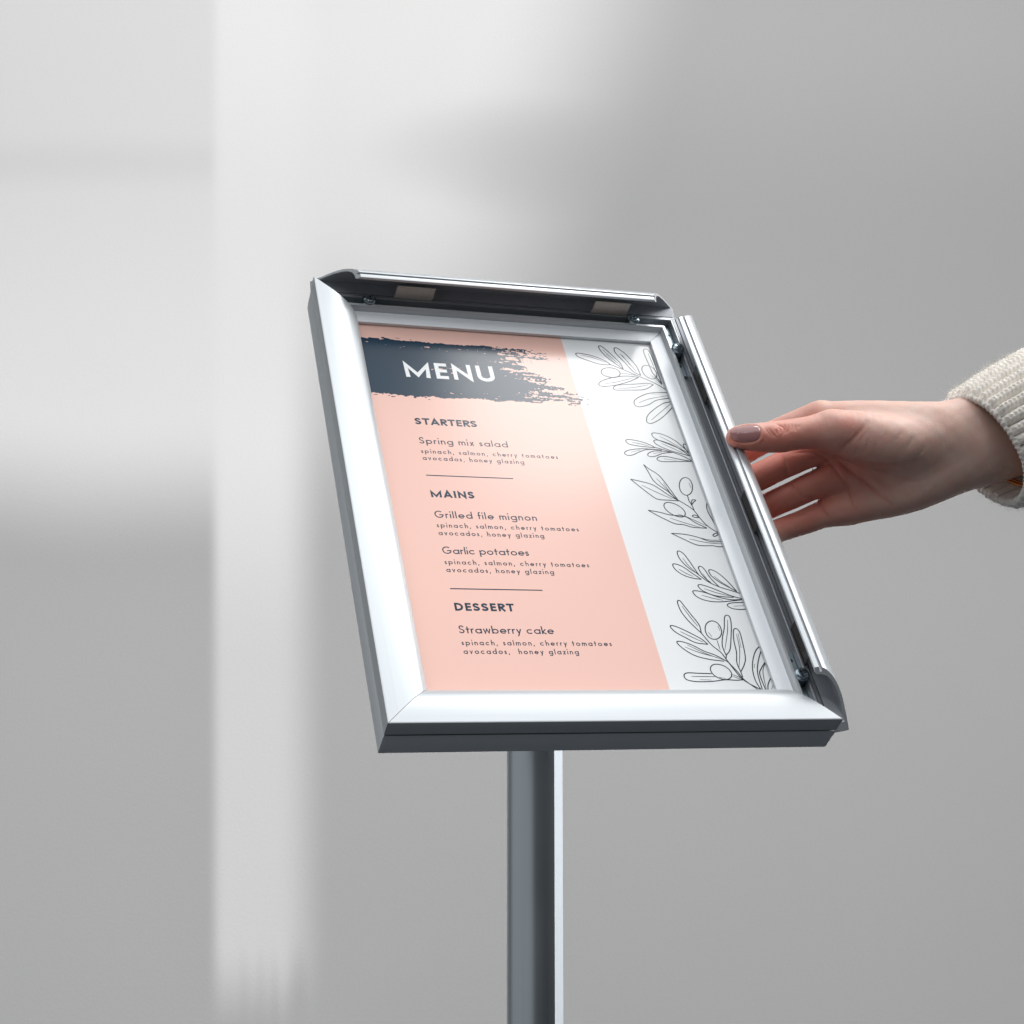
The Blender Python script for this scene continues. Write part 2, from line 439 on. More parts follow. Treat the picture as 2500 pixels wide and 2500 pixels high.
for u, v, r in ((34.2, 317.7, 0.3), (206.5, 317.6, 0.9), (230.6, 292.0, 0.5), (230.7, 34.0, 1.2)):
    screw(u, v, -7.0, r)

# pole: round front with one flat on its right side, and the tilt bracket behind the board
def pole_outline():
    R = 16.0
    pts = []
    a0, a1 = math.radians(-47), math.radians(-8)      # flat between these bearings (0 = +x, -90 = towards camera)
    n = 72
    for i in range(n):
        a = 2 * math.pi * i / n
        aa = (a + math.pi) % (2 * math.pi) - math.pi
        if a0 < aa < a1: continue
        pts.append((aa, (R * math.cos(aa), R * math.sin(aa))))
    pts += [(a0, (R * math.cos(a0), R * math.sin(a0))), (a1, (R * math.cos(a1), R * math.sin(a1)))]
    pts.sort()
    return [p for _, p in pts]
top_pt = SIGN_M @ Vector((120 * MM, 163 * MM, -52 * MM))
po = pole_outline(); n = len(po)
V = [(x * MM, y * MM, z) for z in (0.0, top_pt.z + 0.01) for x, y in po]
F = [tuple(range(n - 1, -1, -1)), tuple(range(n, 2 * n))] + [(i, (i + 1) % n, n + (i + 1) % n, n + i) for i in range(n)]
UVp = [(v[2], 0.016 * math.atan2(v[1], v[0])) for v in V]
o = mesh_obj('pole', V, F, M_POLE, None, False, UVp)
bm = bmesh.new(); bm.from_mesh(o.data); bmesh.ops.recalc_face_normals(bm, faces=bm.faces)
for f in bm.faces: f.smooth = True
for e in bm.edges:
    if len(e.link_faces) == 2 and e.calc_face_angle(0) > 0.25: e.smooth = False
bm.to_mesh(o.data); bm.free()
o.parent = stand
part_mesh('tilt_bracket', [box(96, 144, 138, 188, -27.5, -24.1), box(104, 107, 145, 181, -62, -27.4), box(133, 136, 145, 181, -62, -27.4)], M_ALU)
ART = {
 'A': [
  [(184.7,281.5),(192,277.7),(200,273),(208.1,268.4),(212.9,264.9),(217.2,260.9)],
  [(184.9,281.5),(181,285.4),(174.1,288.8),(166.7,290.3),(163.9,290.1),(163.4,289),(164.8,286.8),(170.1,284.1),(176.6,281.5),(181.4,281),(184.9,281.5)],
  [(167,288.9),(174.3,286.9),(182,283.5)],
  [(192.4,278.2),(191.9,283.1),(189.5,287.8),(186,293.9),(182.7,298.4),(181.1,298.6),(180.6,297.6),(181,294.6),(183.4,289.2),(187.1,284.1),(192.4,278.2)],
  [(182.7,295.1),(187.3,287.6),(191.4,281.1)],
  [(183.9,291.2),(188.3,283.3)],
  [(202.9,273.1),(202.2,281.5),(199.6,288.2),(196.7,293.9),(193.3,297.6),(191.6,297.8),(190.8,296.6),(190.8,293.4),(193.1,288.1),(195.5,283.4),(198.7,276.3),(202.9,273.1)],
  [(193.5,292.6),(196.9,286),(200.9,276.5)],
  [(194.7,291.7),(198.1,282.2)],
  [(215.4,266.3),(213.4,272.2),(211.7,276.5),(211.1,285.3),(210.7,292.2),(211,297.1),(212.3,298.7),(214.3,297.8),(215.4,290.7),(215.4,279.8),(215.4,266.3)],
  [(213.5,294.5),(214,285.6),(214.1,277.7)],
  [(189.2,273.3),(187.6,271.2),(184.8,269.8),(181.5,269.6),(178.6,270.5),(176.9,272.4),(176.9,274.7),(178.4,276.8),(181.3,278.2),(184.6,278.5),(187.5,277.5),(189.2,275.6),(189.2,273.3)],
  [(179.1,271.2),(182.9,269.6)],
  [(189.5,273.6),(194.5,273.7),(200,272.8)],
  [(213.1,272.2),(211,270.7),(208.6,270.9),(206.4,272.7),(205.2,275.5),(205.1,278.8),(206.3,281.5),(208.4,282.9),(210.9,282.7),(213,281),(214.3,278.1),(214.3,274.9),(213.1,272.2)],
  [(212.5,271.5),(213.8,268.4),(215.1,265.3)],
  [(210.1,273.4),(212.3,272.1)],
  [(201,271.2),(195.4,271.8),(188.9,271.1),(181.3,268.8),(174.9,265.6),(172.4,262.7),(173.8,261),(180.3,261.8),(187.9,264.3),(195.1,267.6),(201,271.2)],
  [(176.1,263.2),(186.2,266.1),(197.3,270.6)],
  [(209.4,265.3),(205.4,266.2),(200.2,265.3),(191.3,263.9),(184,262.5),(181.4,260),(182.6,258.3),(191.5,258.9),(200.2,259.8),(205,261.9),(209.4,265.3)],
  [(184.4,259.9),(194.2,261.3),(205.7,264.8)],
 ],
 'B': [
  [(218.3,258.6),(208.9,258.1),(201.3,255.8),(194,251),(191.9,247.5),(192.5,244.8),(195.5,244.4),(201.7,246.9),(207.8,251.1),(217,253.7)],
  [(195,247.8),(203.9,252.2),(217.7,256.2)],
  [(205.7,256.5),(212.2,257)],
  [(216.8,250.4),(211.3,248.4),(204.3,243.1),(198.5,237.3),(196.2,232.5),(196.7,230.3),(199.5,230.3),(205.4,234.1),(211.9,240.1),(217.9,246.7)],
  [(199.4,232.8),(207.9,240.8),(217.6,249.5)],
 ],
 'C': [
  [(195.6,209.4),(206,205.9),(212.6,202.6),(217.7,198.5)],
  [(195.6,209.4),(190.6,212.6),(185,214.4),(180,215.1),(178,213.8),(179.4,211.2),(185.8,209.8),(195.5,209.1)],
  [(181.8,212.7),(187,211.7),(192.1,210.2)],
  [(199.5,207.3),(190.1,207.8),(182.4,207.1),(176.5,205.3),(174.6,203),(176.3,201.5),(179.8,202.2),(184.5,204.9),(190.6,207.3),(199.5,207.3)],
  [(179,204.3),(185.7,206.7)],
  [(217.2,205.4),(214.2,210.7),(210.2,216.3),(204.4,220.5),(198.9,221.9),(196.5,220.6),(197.9,216.9),(205.1,212.9),(211.1,209.6),(217.2,205.4)],
  [(201.3,219.1),(207,214.8),(213.1,209.3)],
  [(216.7,203.5),(210,210.5),(204.1,214.1),(198.7,215.8),(196.3,214.7),(197.9,211.5),(203.8,207.8),(210,205.5),(216.7,203.5)],
  [(201,213),(206.9,209.4),(212.8,205.7)],
  [(206.3,205.8),(196.5,206.5),(191.4,205),(189.2,202.8),(190.4,201.4),(194,201.9),(199.4,204.5),(206.3,205.9)],
  [(193.1,203.9),(199.1,205.8)],
  [(217.1,198.8),(208.6,200.3),(201.5,201.9),(196.6,201.6),(194.3,199.3),(196.9,197.7),(203.8,197.9),(217.1,199)],
  [(198.9,200),(206.9,199.2)],
  [(216.8,205.1),(215.1,210.3),(214.9,212.6),(215.8,213.5),(217.7,211.8)],
 ],
 'D': [
  [(184.4,194.5),(187,191),(191.3,186.9),(193.9,181.5),(196.1,174.7),(198.8,166.2)],
  [(184.4,194.5),(185.8,188.8),(186.9,182.8),(189.1,178.6),(194.3,172.9),(198.7,166)],
  [(189.7,183.4),(193.2,176.3),(197.2,168.9)],
  [(173,181.9),(178.3,180.6),(185.1,178.4),(189.5,174.8),(193.6,170.4),(199,165.9)],
  [(173,181.9),(177.2,176.3),(181.7,170.6),(185.9,166.6),(192.4,166.1),(199,165.8)],
  [(178.8,177.4),(187.3,171.8),(195.4,167.1)],
  [(193.2,180.1),(195.4,172.1),(197.4,167.2)],
  [(198.9,166.4),(206,159.6),(208.7,152.6),(212.1,146.2),(217.6,140.9)],
  [(211.4,179),(210.3,175.3),(208.3,172.2),(205.9,170.7),(203.9,171.1),(202.6,173.3),(202.5,176.7),(203.6,180.4),(205.6,183.5),(208,185),(210.1,184.6),(211.3,182.4),(211.4,179)],
  [(209.7,181),(209.9,176.3)],
  [(205.8,170.5),(205.7,165.9),(206.5,162.6),(206.7,158.8)],
  [(206.1,162.5),(207.2,166),(208.5,167.2),(210,166.8),(208.2,165.2),(206.1,162.5)],
  [(199.9,154.5),(197.9,153.2),(195,153.3),(191.9,154.9),(189.6,157.5),(188.5,160.4),(189.1,162.8),(191.1,164.2),(194.1,164),(197.1,162.5),(199.5,159.9),(200.5,157),(199.9,154.5)],
  [(195.5,155.4),(198.5,154.3)],
  [(199.8,153.9),(205.4,150.4),(212.1,146.2)],
  [(204.1,154.1),(206,155),(208.2,153.3),(205.5,153.1),(204.1,154.1)],
  [(177.7,157.5),(184.5,156.2),(190.6,154.4),(199.6,153.5),(204.9,148.8),(210.8,145.1)],
  [(177.7,157.5),(183.6,152.8),(191.4,147.8),(196.5,147.2),(201.9,145.4),(210.8,144.9)],
  [(189.9,151.9),(198.2,148.5),(206.6,145.6)],
  [(217.6,166.9),(215.6,162.1),(215.3,157.1),(216.3,151.3),(217.4,144.1)],
  [(217.6,141),(215.3,141.2),(213.1,139.7),(213.9,138.7),(217.6,141)],
 ],
 'D2': [
  [(187.3,140.1),(195.7,139.6),(203,137.7),(210.1,134.7),(218.8,135)],
  [(187.3,140.1),(194.5,135.4),(200.1,132),(204.5,131.3),(210.5,131.5),(214.2,130.8),(218.7,131.4)],
  [(197.4,136.3),(207.2,133.8),(218.2,133)],
  [(203,137.7),(210.4,135.8),(218.5,136.2)],
 ],
 'E': [
  [(194.6,110.5),(199.9,104.4),(205.9,100.7),(212.3,98.2),(218,95.9)],
  [(195.2,110.3),(192.6,119.4),(190.8,124.5),(188.5,126.8),(187,125.7),(187,122),(188.4,118.1),(191.1,113.9),(195.7,109.8)],
  [(189.1,121.7),(191.1,116.2),(193.8,112)],
  [(196.2,106.1),(191.5,110.8),(187.5,115),(183.6,117),(181.7,116.4),(182.4,112.9),(185.9,109.1),(191,106.9),(196.2,106.1)],
  [(184.5,113.3),(188.1,110.3),(192,108.1)],
  [(205.6,100.6),(202,107.2),(200.1,113.8),(198.3,115.7),(196.8,114.5),(197.3,110.6),(198.8,107.1),(201.3,103.7)],
  [(198.2,110.6),(200.1,104.8)],
  [(215.3,97.7),(211.8,105.1),(208.2,110.5),(204.5,113.3),(202.5,112.5),(203.1,108.8),(206.4,104.6),(210.6,101.2),(215.3,97.7)],
  [(204.4,108.8),(207.7,104.6),(211.8,100.9)],
  [(218.2,92.1),(211.1,94.4),(205.6,97.3),(200,100.2),(194.8,102.2),(192.8,101.4),(194.3,98.2),(199.7,94.9),(206.4,93.7),(212.1,93.5)],
  [(195.9,99.4),(202.7,96.5),(209.8,94.3)],
  [(218.2,92.1),(210.3,91.7),(203.1,93.3),(196.3,96.3),(191,97.7),(188.4,97.1),(189.8,93.5),(194.1,91),(200.2,90),(207.4,90.5),(218.1,92)],
  [(193,94.7),(199,92.6),(205,91.2)],
  [(218.8,89.9),(209.6,89.4),(206.4,87.7),(208.5,85.6),(212.7,84.8),(218.3,85.2)],
  [(210.2,87.1),(218.4,87.7)],
 ],
 'F': [
  [(185.2,67.9),(188.8,60),(192.9,54.7),(195.3,48.3),(198.8,41.6),(201,36.7),(207,30.1)],
  [(193.6,52.9),(196.3,45.5),(200.4,36.7),(208.8,30.1)],
  [(185.2,67.9),(185.4,73.7),(182.9,80.3),(180.3,87),(178.7,90.5),(177.1,89.3),(177.4,83.2),(179.5,77.3),(182.4,72.2),(185.2,67.9)],
  [(179,86.6),(181.8,78.8),(184.4,72.6)],
  [(186.8,60.3),(184.3,63.6),(180.8,66.4),(175.1,70.3),(170.2,72.8),(168.2,72.3),(170.2,68.5),(174.8,64.9),(180,61.4),(186.8,60.3)],
  [(173.1,68.9),(178.6,65.3),(184.4,61.8)],
  [(195.3,48.3),(189.2,52.9),(183.3,55.7),(177.1,59.9),(171.6,62.1),(169.1,61.5),(171.5,57.4),(176.9,52.8),(184.2,50.3),(193,49)],
  [(173,58.4),(180.5,54.6),(190,51.4)],
  [(174.6,59.9),(183.5,54.2),(192.7,50)],
  [(197.7,72.6),(197.5,69.4),(196.1,66.3),(193.8,64.3),(191.2,63.8),(189.1,64.9),(188,67.4),(188.2,70.7),(189.6,73.8),(191.9,75.9),(194.5,76.4),(196.6,75.2),(197.7,72.6)],
  [(196.5,73.2),(196.6,69.5)],
  [(189.5,68.7),(190.7,65.4)],
  [(193,63.6),(192.9,60),(192.9,56.4)],
  [(195.3,52.9),(198.9,57.2),(202.6,67.4),(204.5,73.3),(205.4,78.8),(204.3,80.6),(202.2,79.1),(199.8,71.7),(197.1,65.9),(195.1,60),(195,55.7),(195.3,52.9),(194.5,50.7)],
  [(203.5,77.3),(200.8,68.8),(195.6,56.5)],
  [(200.5,41.9),(204.3,47.2),(206.3,52.2),(207.7,62.3),(208.1,68.9),(206.8,71.3),(204.8,70),(202.9,63),(202,55.1),(200.1,47.9),(200.5,41.9),(200.6,38.4)],
  [(205.8,67.4),(204.5,57.2),(200.5,45.1)],
  [(206.9,68.1),(205.7,58)],
  [(194.1,38.7),(192,37.2),(189.2,36.9),(186.3,38),(184.1,40.1),(183.3,42.7),(184,45.1),(186.1,46.7),(188.9,46.9),(191.8,45.9),(194,43.7),(194.8,41.1),(194.1,38.7)],
  [(186.8,38.4),(190.5,37.5)],
  [(195,40.2),(197.9,38.8),(200.8,36.9)],
  [(194.7,39.3),(197.6,37.7),(200.7,36.8)],
  [(183.2,40.7),(175.4,41),(169.4,41.2),(167.1,39.5),(168.1,36.7),(173.8,35.5),(182.3,35.7),(189.9,36.7),(196,36.4),(200.4,36.7)],
  [(171.1,38.9),(178.4,38.8),(185.7,38.8)],
  [(175.4,36.8),(182,36.6)],
 ],
 'G': [
  [(218.4,60.1),(214.1,56.6),(210.2,50.1),(207.8,43),(207.3,36),(208.6,30.3)],
  [(218,58.1),(212.8,48.7),(210.1,40.9),(209.4,30.3)],
  [(218.6,50.5),(213.4,44.4),(211.1,40.2),(211.3,30.3)],
  [(217.9,49.3),(213.6,42.3),(211.8,30.3)],
  [(210.2,47.3),(209.1,44.4)],
  [(212.7,30.3),(214,33.9),(217,38.1),(219.6,41.3)],
  [(214.7,30.3),(218.3,35.7)],
  [(217.7,30.8),(218.7,31.8)],
 ],
}

# ------------------------------------------------------------------ the printed menu (lies in the frame, so a thing of its own)
PAPER_W = -15.2
def sheet(u0, u1, v0, v1, w_, t=0.12):
    return box(u0, u1, v0, v1, w_ - t, w_)

V, F, _ = sheet(16, W_ - 16, 16, H_ - 16, PAPER_W, 0.25)
poster = mesh_obj('menu_poster', V, F, M_PAPER)
poster.matrix_world = SIGN_M
tag(poster, 'glossy paper menu, pink panel with navy lettering and olive branch drawings, inside the tilted frame', 'poster')

def ink(name, V, F, mat, label=None):
    o = mesh_obj(name, [(x * MM, y * MM, z * MM) for x, y, z in V], F, mat, poster)
    if label: o['label'] = label
    return o

ink('colour_panel', [(16.2, 16.2, PAPER_W + .02), (156.6, 16.2, PAPER_W + .02), (156.6, H_ - 16.2, PAPER_W + .02), (16.2, H_ - 16.2, PAPER_W + .02)], [(0, 1, 2, 3)], M_PINK)

# --- stroke ribbons
class Ribbons:
    def __init__(self): self.V, self.F, self.k = [], [], 0
    def add(self, pts, width, z, closed=False, taper=False, limit=2.6):
        P = [np.array(p, float) for p in pts]
        Q = [P[0]]
        for p in P[1:]:
            if np.linalg.norm(p - Q[-1]) > 1e-4: Q.append(p)
        if closed and np.linalg.norm(Q[0] - Q[-1]) < 1e-3: Q.pop()
        n = len(Q)
        if n < 2: return
        zz = z + 0.003 * (self.k % 6); self.k += 1
        L, R = [], []
        for i in range(n):
            a = Q[i] - Q[i - 1] if (i > 0 or closed) else Q[1] - Q[0]
            b = Q[(i + 1) % n] - Q[i] if (i < n - 1 or closed) else Q[-1] - Q[-2]
            a = a / np.linalg.norm(a); b = b / np.linalg.norm(b)
            na, nb = np.array([-a[1], a[0]]), np.array([-b[1], b[0]])
            m = na + nb; l = np.linalg.norm(m)
            if l < 1e-3: m, sc = na, 1.0
            else:
                m = m / l; sc = min(limit, 1.0 / max(0.05, m @ na))
            hw = width / 2
            if taper: hw *= 0.45 + 0.55 * math.sin(math.pi * (0.08 + 0.84 * i / (n - 1)))
            L.append(Q[i] + m * hw * sc); R.append(Q[i] - m * hw * sc)
        b0 = len(self.V)
        for l, r in zip(L, R):
            self.V += [(l[0], l[1], zz), (r[0], r[1], zz)]
        for i in range(n if closed else n - 1):
            j = (i + 1) % n
            self.F.append((b0 + 2 * i, b0 + 2 * i + 1, b0 + 2 * j + 1, b0 + 2 * j))
    def poly(self, pts, z):
        zz = z + 0.003 * (self.k % 6); self.k += 1
        b = len(self.V); self.V += [(x, y, zz) for x, y in pts]
        self.F.append(tuple(range(b, b + len(pts))))

def spline(pts, per=6, closed=False):
    """Catmull-Rom through the points"""
    P = [np.array(p, float) for p in pts]; n = len(P)
    if n < 3: return P
    out = []
    for i in range(n - 1):
        p1, p2 = P[i], P[i + 1]
        p0 = P[i - 1] if i > 0 else (P[-2] if closed else 2 * p1 - p2)
        p3 = P[i + 2] if i + 2 < n else (P[1] if closed else 2 * p2 - p1)
        for j in range(per):
            t = j / per
            out.append(0.5 * ((2 * p1) + (-p0 + p2) * t + (2 * p0 - 5 * p1 + 4 * p2 - p3) * t * t + (-p0 + 3 * p1 - 3 * p2 + p3) * t ** 3))
    out.append(P[-1])
    return out

# --- a geometric sans as centre-line strokes; cap height 1, x-height XH
XH = 0.60
def arc(cx, cy, rx, ry, a0, a1, n=14):
    return [(cx + rx * math.cos(math.radians(a0 + (a1 - a0) * i / n)), cy + ry * math.sin(math.radians(a0 + (a1 - a0) * i / n))) for i in range(n + 1)]

def glyph(ch, w):
    h = w / 2; x = XH; r = (x - w) / 2 + 0.02; cy = x / 2      # r: bowl radius of the round small letters
    bw = 2 * r + w
    asc = 1.0; de = -0.30
    def ring(ox=0): return arc(ox + h + r, cy, r, x / 2 - h, 0, 360, 26)
    if ch == ' ': return [], 0.26
    if ch == ',': return [[(h + .05, w * .9), (h - .02, -0.16)]], 0.12 + w
    if ch in 'ce':
        a0 = 42 if ch == 'c' else 0
        s = arc(h + r, cy, r, x / 2 - h, a0, 318 if ch == 'c' else 322, 24)
        return ([s] if ch == 'c' else [[(h + 2 * r, cy)] + s[1:], [(h, cy), (2 * r + w, cy)]]), bw - (0.04 if ch == 'c' else 0)
    if ch == 'o': return [ring()], bw
    if ch in 'ad':
        top = x if ch == 'a' else asc
        return [ring(), [(h + 2 * r, 0), (h + 2 * r, top)]], bw
    if ch == 'b': return [ring(), [(h, 0), (h, asc)]], bw
    if ch == 'p': return [ring(), [(h, de), (h, x)]], bw
    if ch == 'g': return [ring(), [(h + 2 * r, x), (h + 2 * r, -0.06)] + arc(h + r, -0.06, r, -de - .06 - h, 0, -150, 12)[1:]], bw
    if ch in 'hn':
        rr = 0.175; top = asc if ch == 'h' else x
        return [[(h, 0), (h, top)], arc(h + rr, x - h - rr, rr, rr, 180, 0, 12) + [(h + 2 * rr, 0)]], 2 * rr + w
    if ch == 'm':
        rr = 0.150
        return [[(h, 0), (h, x)], arc(h + rr, x - h - rr, rr, rr, 180, 0, 12) + [(h + 2 * rr, 0)], arc(h + 3 * rr, x - h - rr, rr, rr, 180, 0, 12) + [(h + 4 * rr, 0)]], 4 * rr + w
    if ch == 'r': return [[(h, 0), (h, x)], arc(h + .17, x - h - .17, .17, .17, 180, 70, 8)], 0.23 + h
    if ch in 'iIl':
        top = {'i': x, 'I': 1.0, 'l': asc}[ch]
        S = [[(h, 0), (h, top)]]
        if ch == 'i': S.append([(h, .80), (h, .80 + w * 1.25)])
        return S, w
    if ch == 'f': return [[(h + .06, 0), (h + .06, asc - .16)] + arc(h + .18, asc - .17, .12, .17 - h, 180, 70, 8), [(0, x - h - .02), (.30, x - h - .02)]], 0.27
    if ch == 't': return [[(h + .10, 0), (h + .10, .86)], [(0, x - h), (.28 + h, x - h)]], 0.28 + h
    if ch == 'k': return [[(h, 0), (h, asc)], [(.40, x), (h + .02, .25), (.42, 0)]], 0.43
    if ch == 'v': return [[(h, x), (.22 + h * .5, h), (.44, x)]], 0.44 + h
    if ch == 'w': return [[(h, x), (.19, h), (.36, x * .93), (.53, h), (.72 - h, x)]], 0.72
    if ch == 'x': return [[(h, 0), (.40, x)], [(h, x), (.40, 0)]], 0.40 + h
    if ch == 'y': return [[(h, x), (.24, .04)], [(.44, x), (.12, de)]], 0.44 + h
    if ch == 'z': return [[(0, x - h), (.36, x - h), (h, h), (.40, h)]], 0.40
    if ch in 'sS':
        H = x if ch == 's' else 1.0; W = .32 if ch == 's' else .52
        P = [(.93, .80), (.72, .955), (.45, .985), (.18, .90), (.10, .73), (.25, .58), (.55, .48), (.84, .36), (.92, .20), (.75, .06), (.45, .01), (.18, .06), (.02, .19)]
        return [spline([(h * .5 + p[0] * (W - h), h + p[1] * (H - w)) for p in P], 3)], W + h * .2
    if ch == 'M':
        return [[(h + .03, 0), (h, .80), (.50, .16), (1.0 - h, .80), (.97 - h, 0)]], 1.0
    if ch == 'N':
        return [[(h, 0), (h, .83), (.74 - h, .12), (.74 - h, 1.0)]], .74
    if ch == 'E': return [[(.46, 1 - h), (h, 1 - h), (h, h), (.46, h)], [(h, .51), (.44, .51)]], .48
    if ch == 'U': return [[(h, 1), (h, .33)] + arc(.34, .33, .34 - h, .33 - h, 180, 360, 18) + [(.68 - h, 1)]], .68
    if ch == 'T': return [[(0, 1 - h), (.60, 1 - h)], [(.30, 0), (.30, 1 - w * .5)]], .60
    if ch == 'A': return [[(h * .6, 0), (.37, 1 - h * .9), (.74 - h * .6, 0)], [(.14, .28), (.60, .28)]], .74
    if ch == 'R': return [[(h, 0), (h, 1 - h), (.26, 1 - h)] + arc(.28, .71, .25 - h * .4, .29 - h, 90, -90, 14) + [(h, .42)], [(.26, .42), (.52, 0)]], .56
    if ch == 'D': return [[(h, h), (h, 1 - h), (.24, 1 - h)] + arc(.24, .5, .47 - h, .5 - h, 90, -90, 20) + [(h, h), (h, h + .01)]], .71
    if ch == 'G': return [arc(.46, .5, .46 - h, .5 - h, 48, 352, 26), [(.46, .44), (.92 - h * .6, .44)]], .92
    raise KeyError(ch)

def text(rb, s, u0, u1, base, cap, weight, st=1.0):
    w = weight / cap
    gl = []
    for c in s:
        q, a = glyph(c, w / 1.0)
        # widen the letter about its stems, keeping the stroke weight
        ww = w / 2
        f = (a * st - w) / (a - w) if a > w * 1.6 and c not in ' ,' else 1.0
        gl.append(([[(ww + (x - ww) * f, y) for x, y in pl] for pl in q], (a * st if f != 1.0 else a)))
    nat = sum(g[1] for g in gl) * cap
    gap = (u1 - u0 - nat) / (len(s) - 1)
    x = u0
    for strokes, adv in gl:
        for q in strokes:
            P = [(x + a * cap, base + b * cap) for a, b in q]
            cl = len(P) > 8 and math.hypot(P[0][0] - P[-1][0], P[0][1] - P[-1][1]) < 1e-3
            rb.add(P, weight, PAPER_W + 0.05, cl)
        x += adv * cap + gap

def text_part(name, lines, mat):
    rb = Ribbons()
    for ln in lines: text(rb, *ln)
    return ink(name, rb.V, rb.F, mat)

text_part('heading_text', [('STARTERS', 49.9, 86.8, 219.0, 5.3, 1.22, 1.25)], M_NAVY)
text_part('heading_text', [('MAINS', 50.0, 75.0, 161.7, 5.3, 1.22, 1.2)], M_NAVY)
text_part('heading_text', [('DESSERT', 50.1, 82.4, 81.2, 5.3, 1.22, 1.22)], M_NAVY)
text_part('dish_text', [('Spring mix salad', 49.9, 102.6, 203.4, 5.2, .66, 1.08)], M_NAVY)
text_part('dish_text', [('Grilled file mignon', 49.8, 108.4, 146.4, 5.2, .66, 1.08)], M_NAVY)
text_part('dish_text', [('Garlic potatoes', 49.9, 98.4, 120.35, 5.2, .66, 1.08)], M_NAVY)
text_part('dish_text', [('Strawberry cake', 49.8, 101.2, 66.3, 5.2, .66, 1.08)], M_NAVY)
for b1, b2, e2, s2 in ((195.8, 190.4, 109.8, 'avocados, honey glazing'), (139.35, 133.7, 109.9, 'avocados, honey glazing'),
                       (113.0, 107.5, 110.0, 'avocados, honey glazing'), (58.65, 53.05, 111.9, 'avocados,  honey glazing')):
    text_part('description_text', [('spinach, salmon, cherry tomatoes', 49.8, 131.5, b1, 3.55, .48), (s2, 49.8, e2, b2, 3.55, .48)], M_NAVY)
for vv, e in ((178.45, 100.6), (96.05, 100.8)):
    ink('divider_line', [(49.75, vv - .36, PAPER_W + .05), (e, vv - .36, PAPER_W + .05), (e, vv + .36, PAPER_W + .05), (49.75, vv + .36, PAPER_W + .05)], [(0, 1, 2, 3)], M_NAVY)

# --- dry-brush bar behind the title: a ragged ink film cut out by marching squares
def vnoise(U, Vv, su, sv, seed):
    rs = np.random.RandomState(seed); T = rs.rand(256, 256)
    x, y = U / su, Vv / sv
    xi, yi = np.floor(x).astype(int), np.floor(y).astype(int)
    fx, fy = x - xi, y - yi
    fx, fy = fx * fx * (3 - 2 * fx), fy * fy * (3 - 2 * fy)
    g = lambda a, b: T[a % 256, b % 256]
    return (g(xi, yi) * (1 - fx) + g(xi + 1, yi) * fx) * (1 - fy) + (g(xi, yi + 1) * (1 - fx) + g(xi + 1, yi + 1) * fx) * fy

def brush_field(U, Vv):
    q = (Vv - 242.0) / 49.5
    ends = np.interp(q, [0, .04, .10, .16, .24, .32, .40, .5, .60, .70, .76, .84, .92, 1.0], [150, 158, 161, 157, 150, 146, 141, 137, 128, 122, 138, 143, 142, 134])
    solid = np.interp(q, [0, .08, .16, .20, .36, .5, .66, .72, .8, 1.0], [108, 112, 109, 118, 124, 116, 108, 98, 112, 100])
    n1 = vnoise(U, Vv, 8, 1.0, 1); n2 = vnoise(U, Vv, 2.4, .75, 2); n3 = vnoise(U, Vv, .9, .55, 3); n4 = vnoise(U, Vv, 20, 2.6, 4)
    nz = .30 * n1 + .28 * n2 + .23 * n3 + .19 * n4
    t = np.clip((U - solid) / np.maximum(ends - solid, 4), -1.2, 1.5)
    c = np.interp(t, [-1.2, -.3, 0, .25, .6, 1.0, 1.15, 1.5], [-.85, -.58, -.42, -.26, -.14, .06, .38, 1.2])
    f = ((nz - .5) * 2.5 - c) * .5
    top = 291.0 + (vnoise(U, Vv * 0, 7, 1, 5) - .5) * 1.6 + (vnoise(U, Vv * 0, 1.3, 1, 6) - .5) * 1.0
    bot = 242.6 + (vnoise(U, Vv * 0, 8, 1, 7) - .5) * 1.6 + (vnoise(U, Vv * 0, 1.2, 1, 8) - .5) * 0.9 + np.clip((42 - U) / 10, 0, 1) * 1.8
    edge = np.minimum(top - Vv, Vv - bot)
    f = np.minimum(f, edge * .3)
    fl = vnoise(U, Vv, 2.2, .75, 9) - .80                      # flecks along the upper edge
    band = np.exp(-((Vv - 287.5 + .03 * (U - 40)) / 2.6) ** 2)
    f = np.minimum(f, .20 - fl * 1.0 - band * .13 * (vnoise(U, Vv, 3, .8, 10) * 1.6))
    sp = vnoise(U, Vv, 2.4, .8, 11) + .3 * (vnoise(U, Vv, .8, .6, 13) - .5)      # flecks around the lettering
    zone = np.exp(-((U - 78) / 24) ** 2 - ((Vv - 267) / 6.0) ** 2)
    f = np.where((sp * zone > .70), -.05, f)
    crumbs = (vnoise(U, Vv, 1.7, .9, 12) - .72) - .25 * np.clip((np.abs(edge + .9) - .9), 0, 9)
    f = np.maximum(f, np.where((edge < 0) & (U < 62), crumbs, -1))
    return f

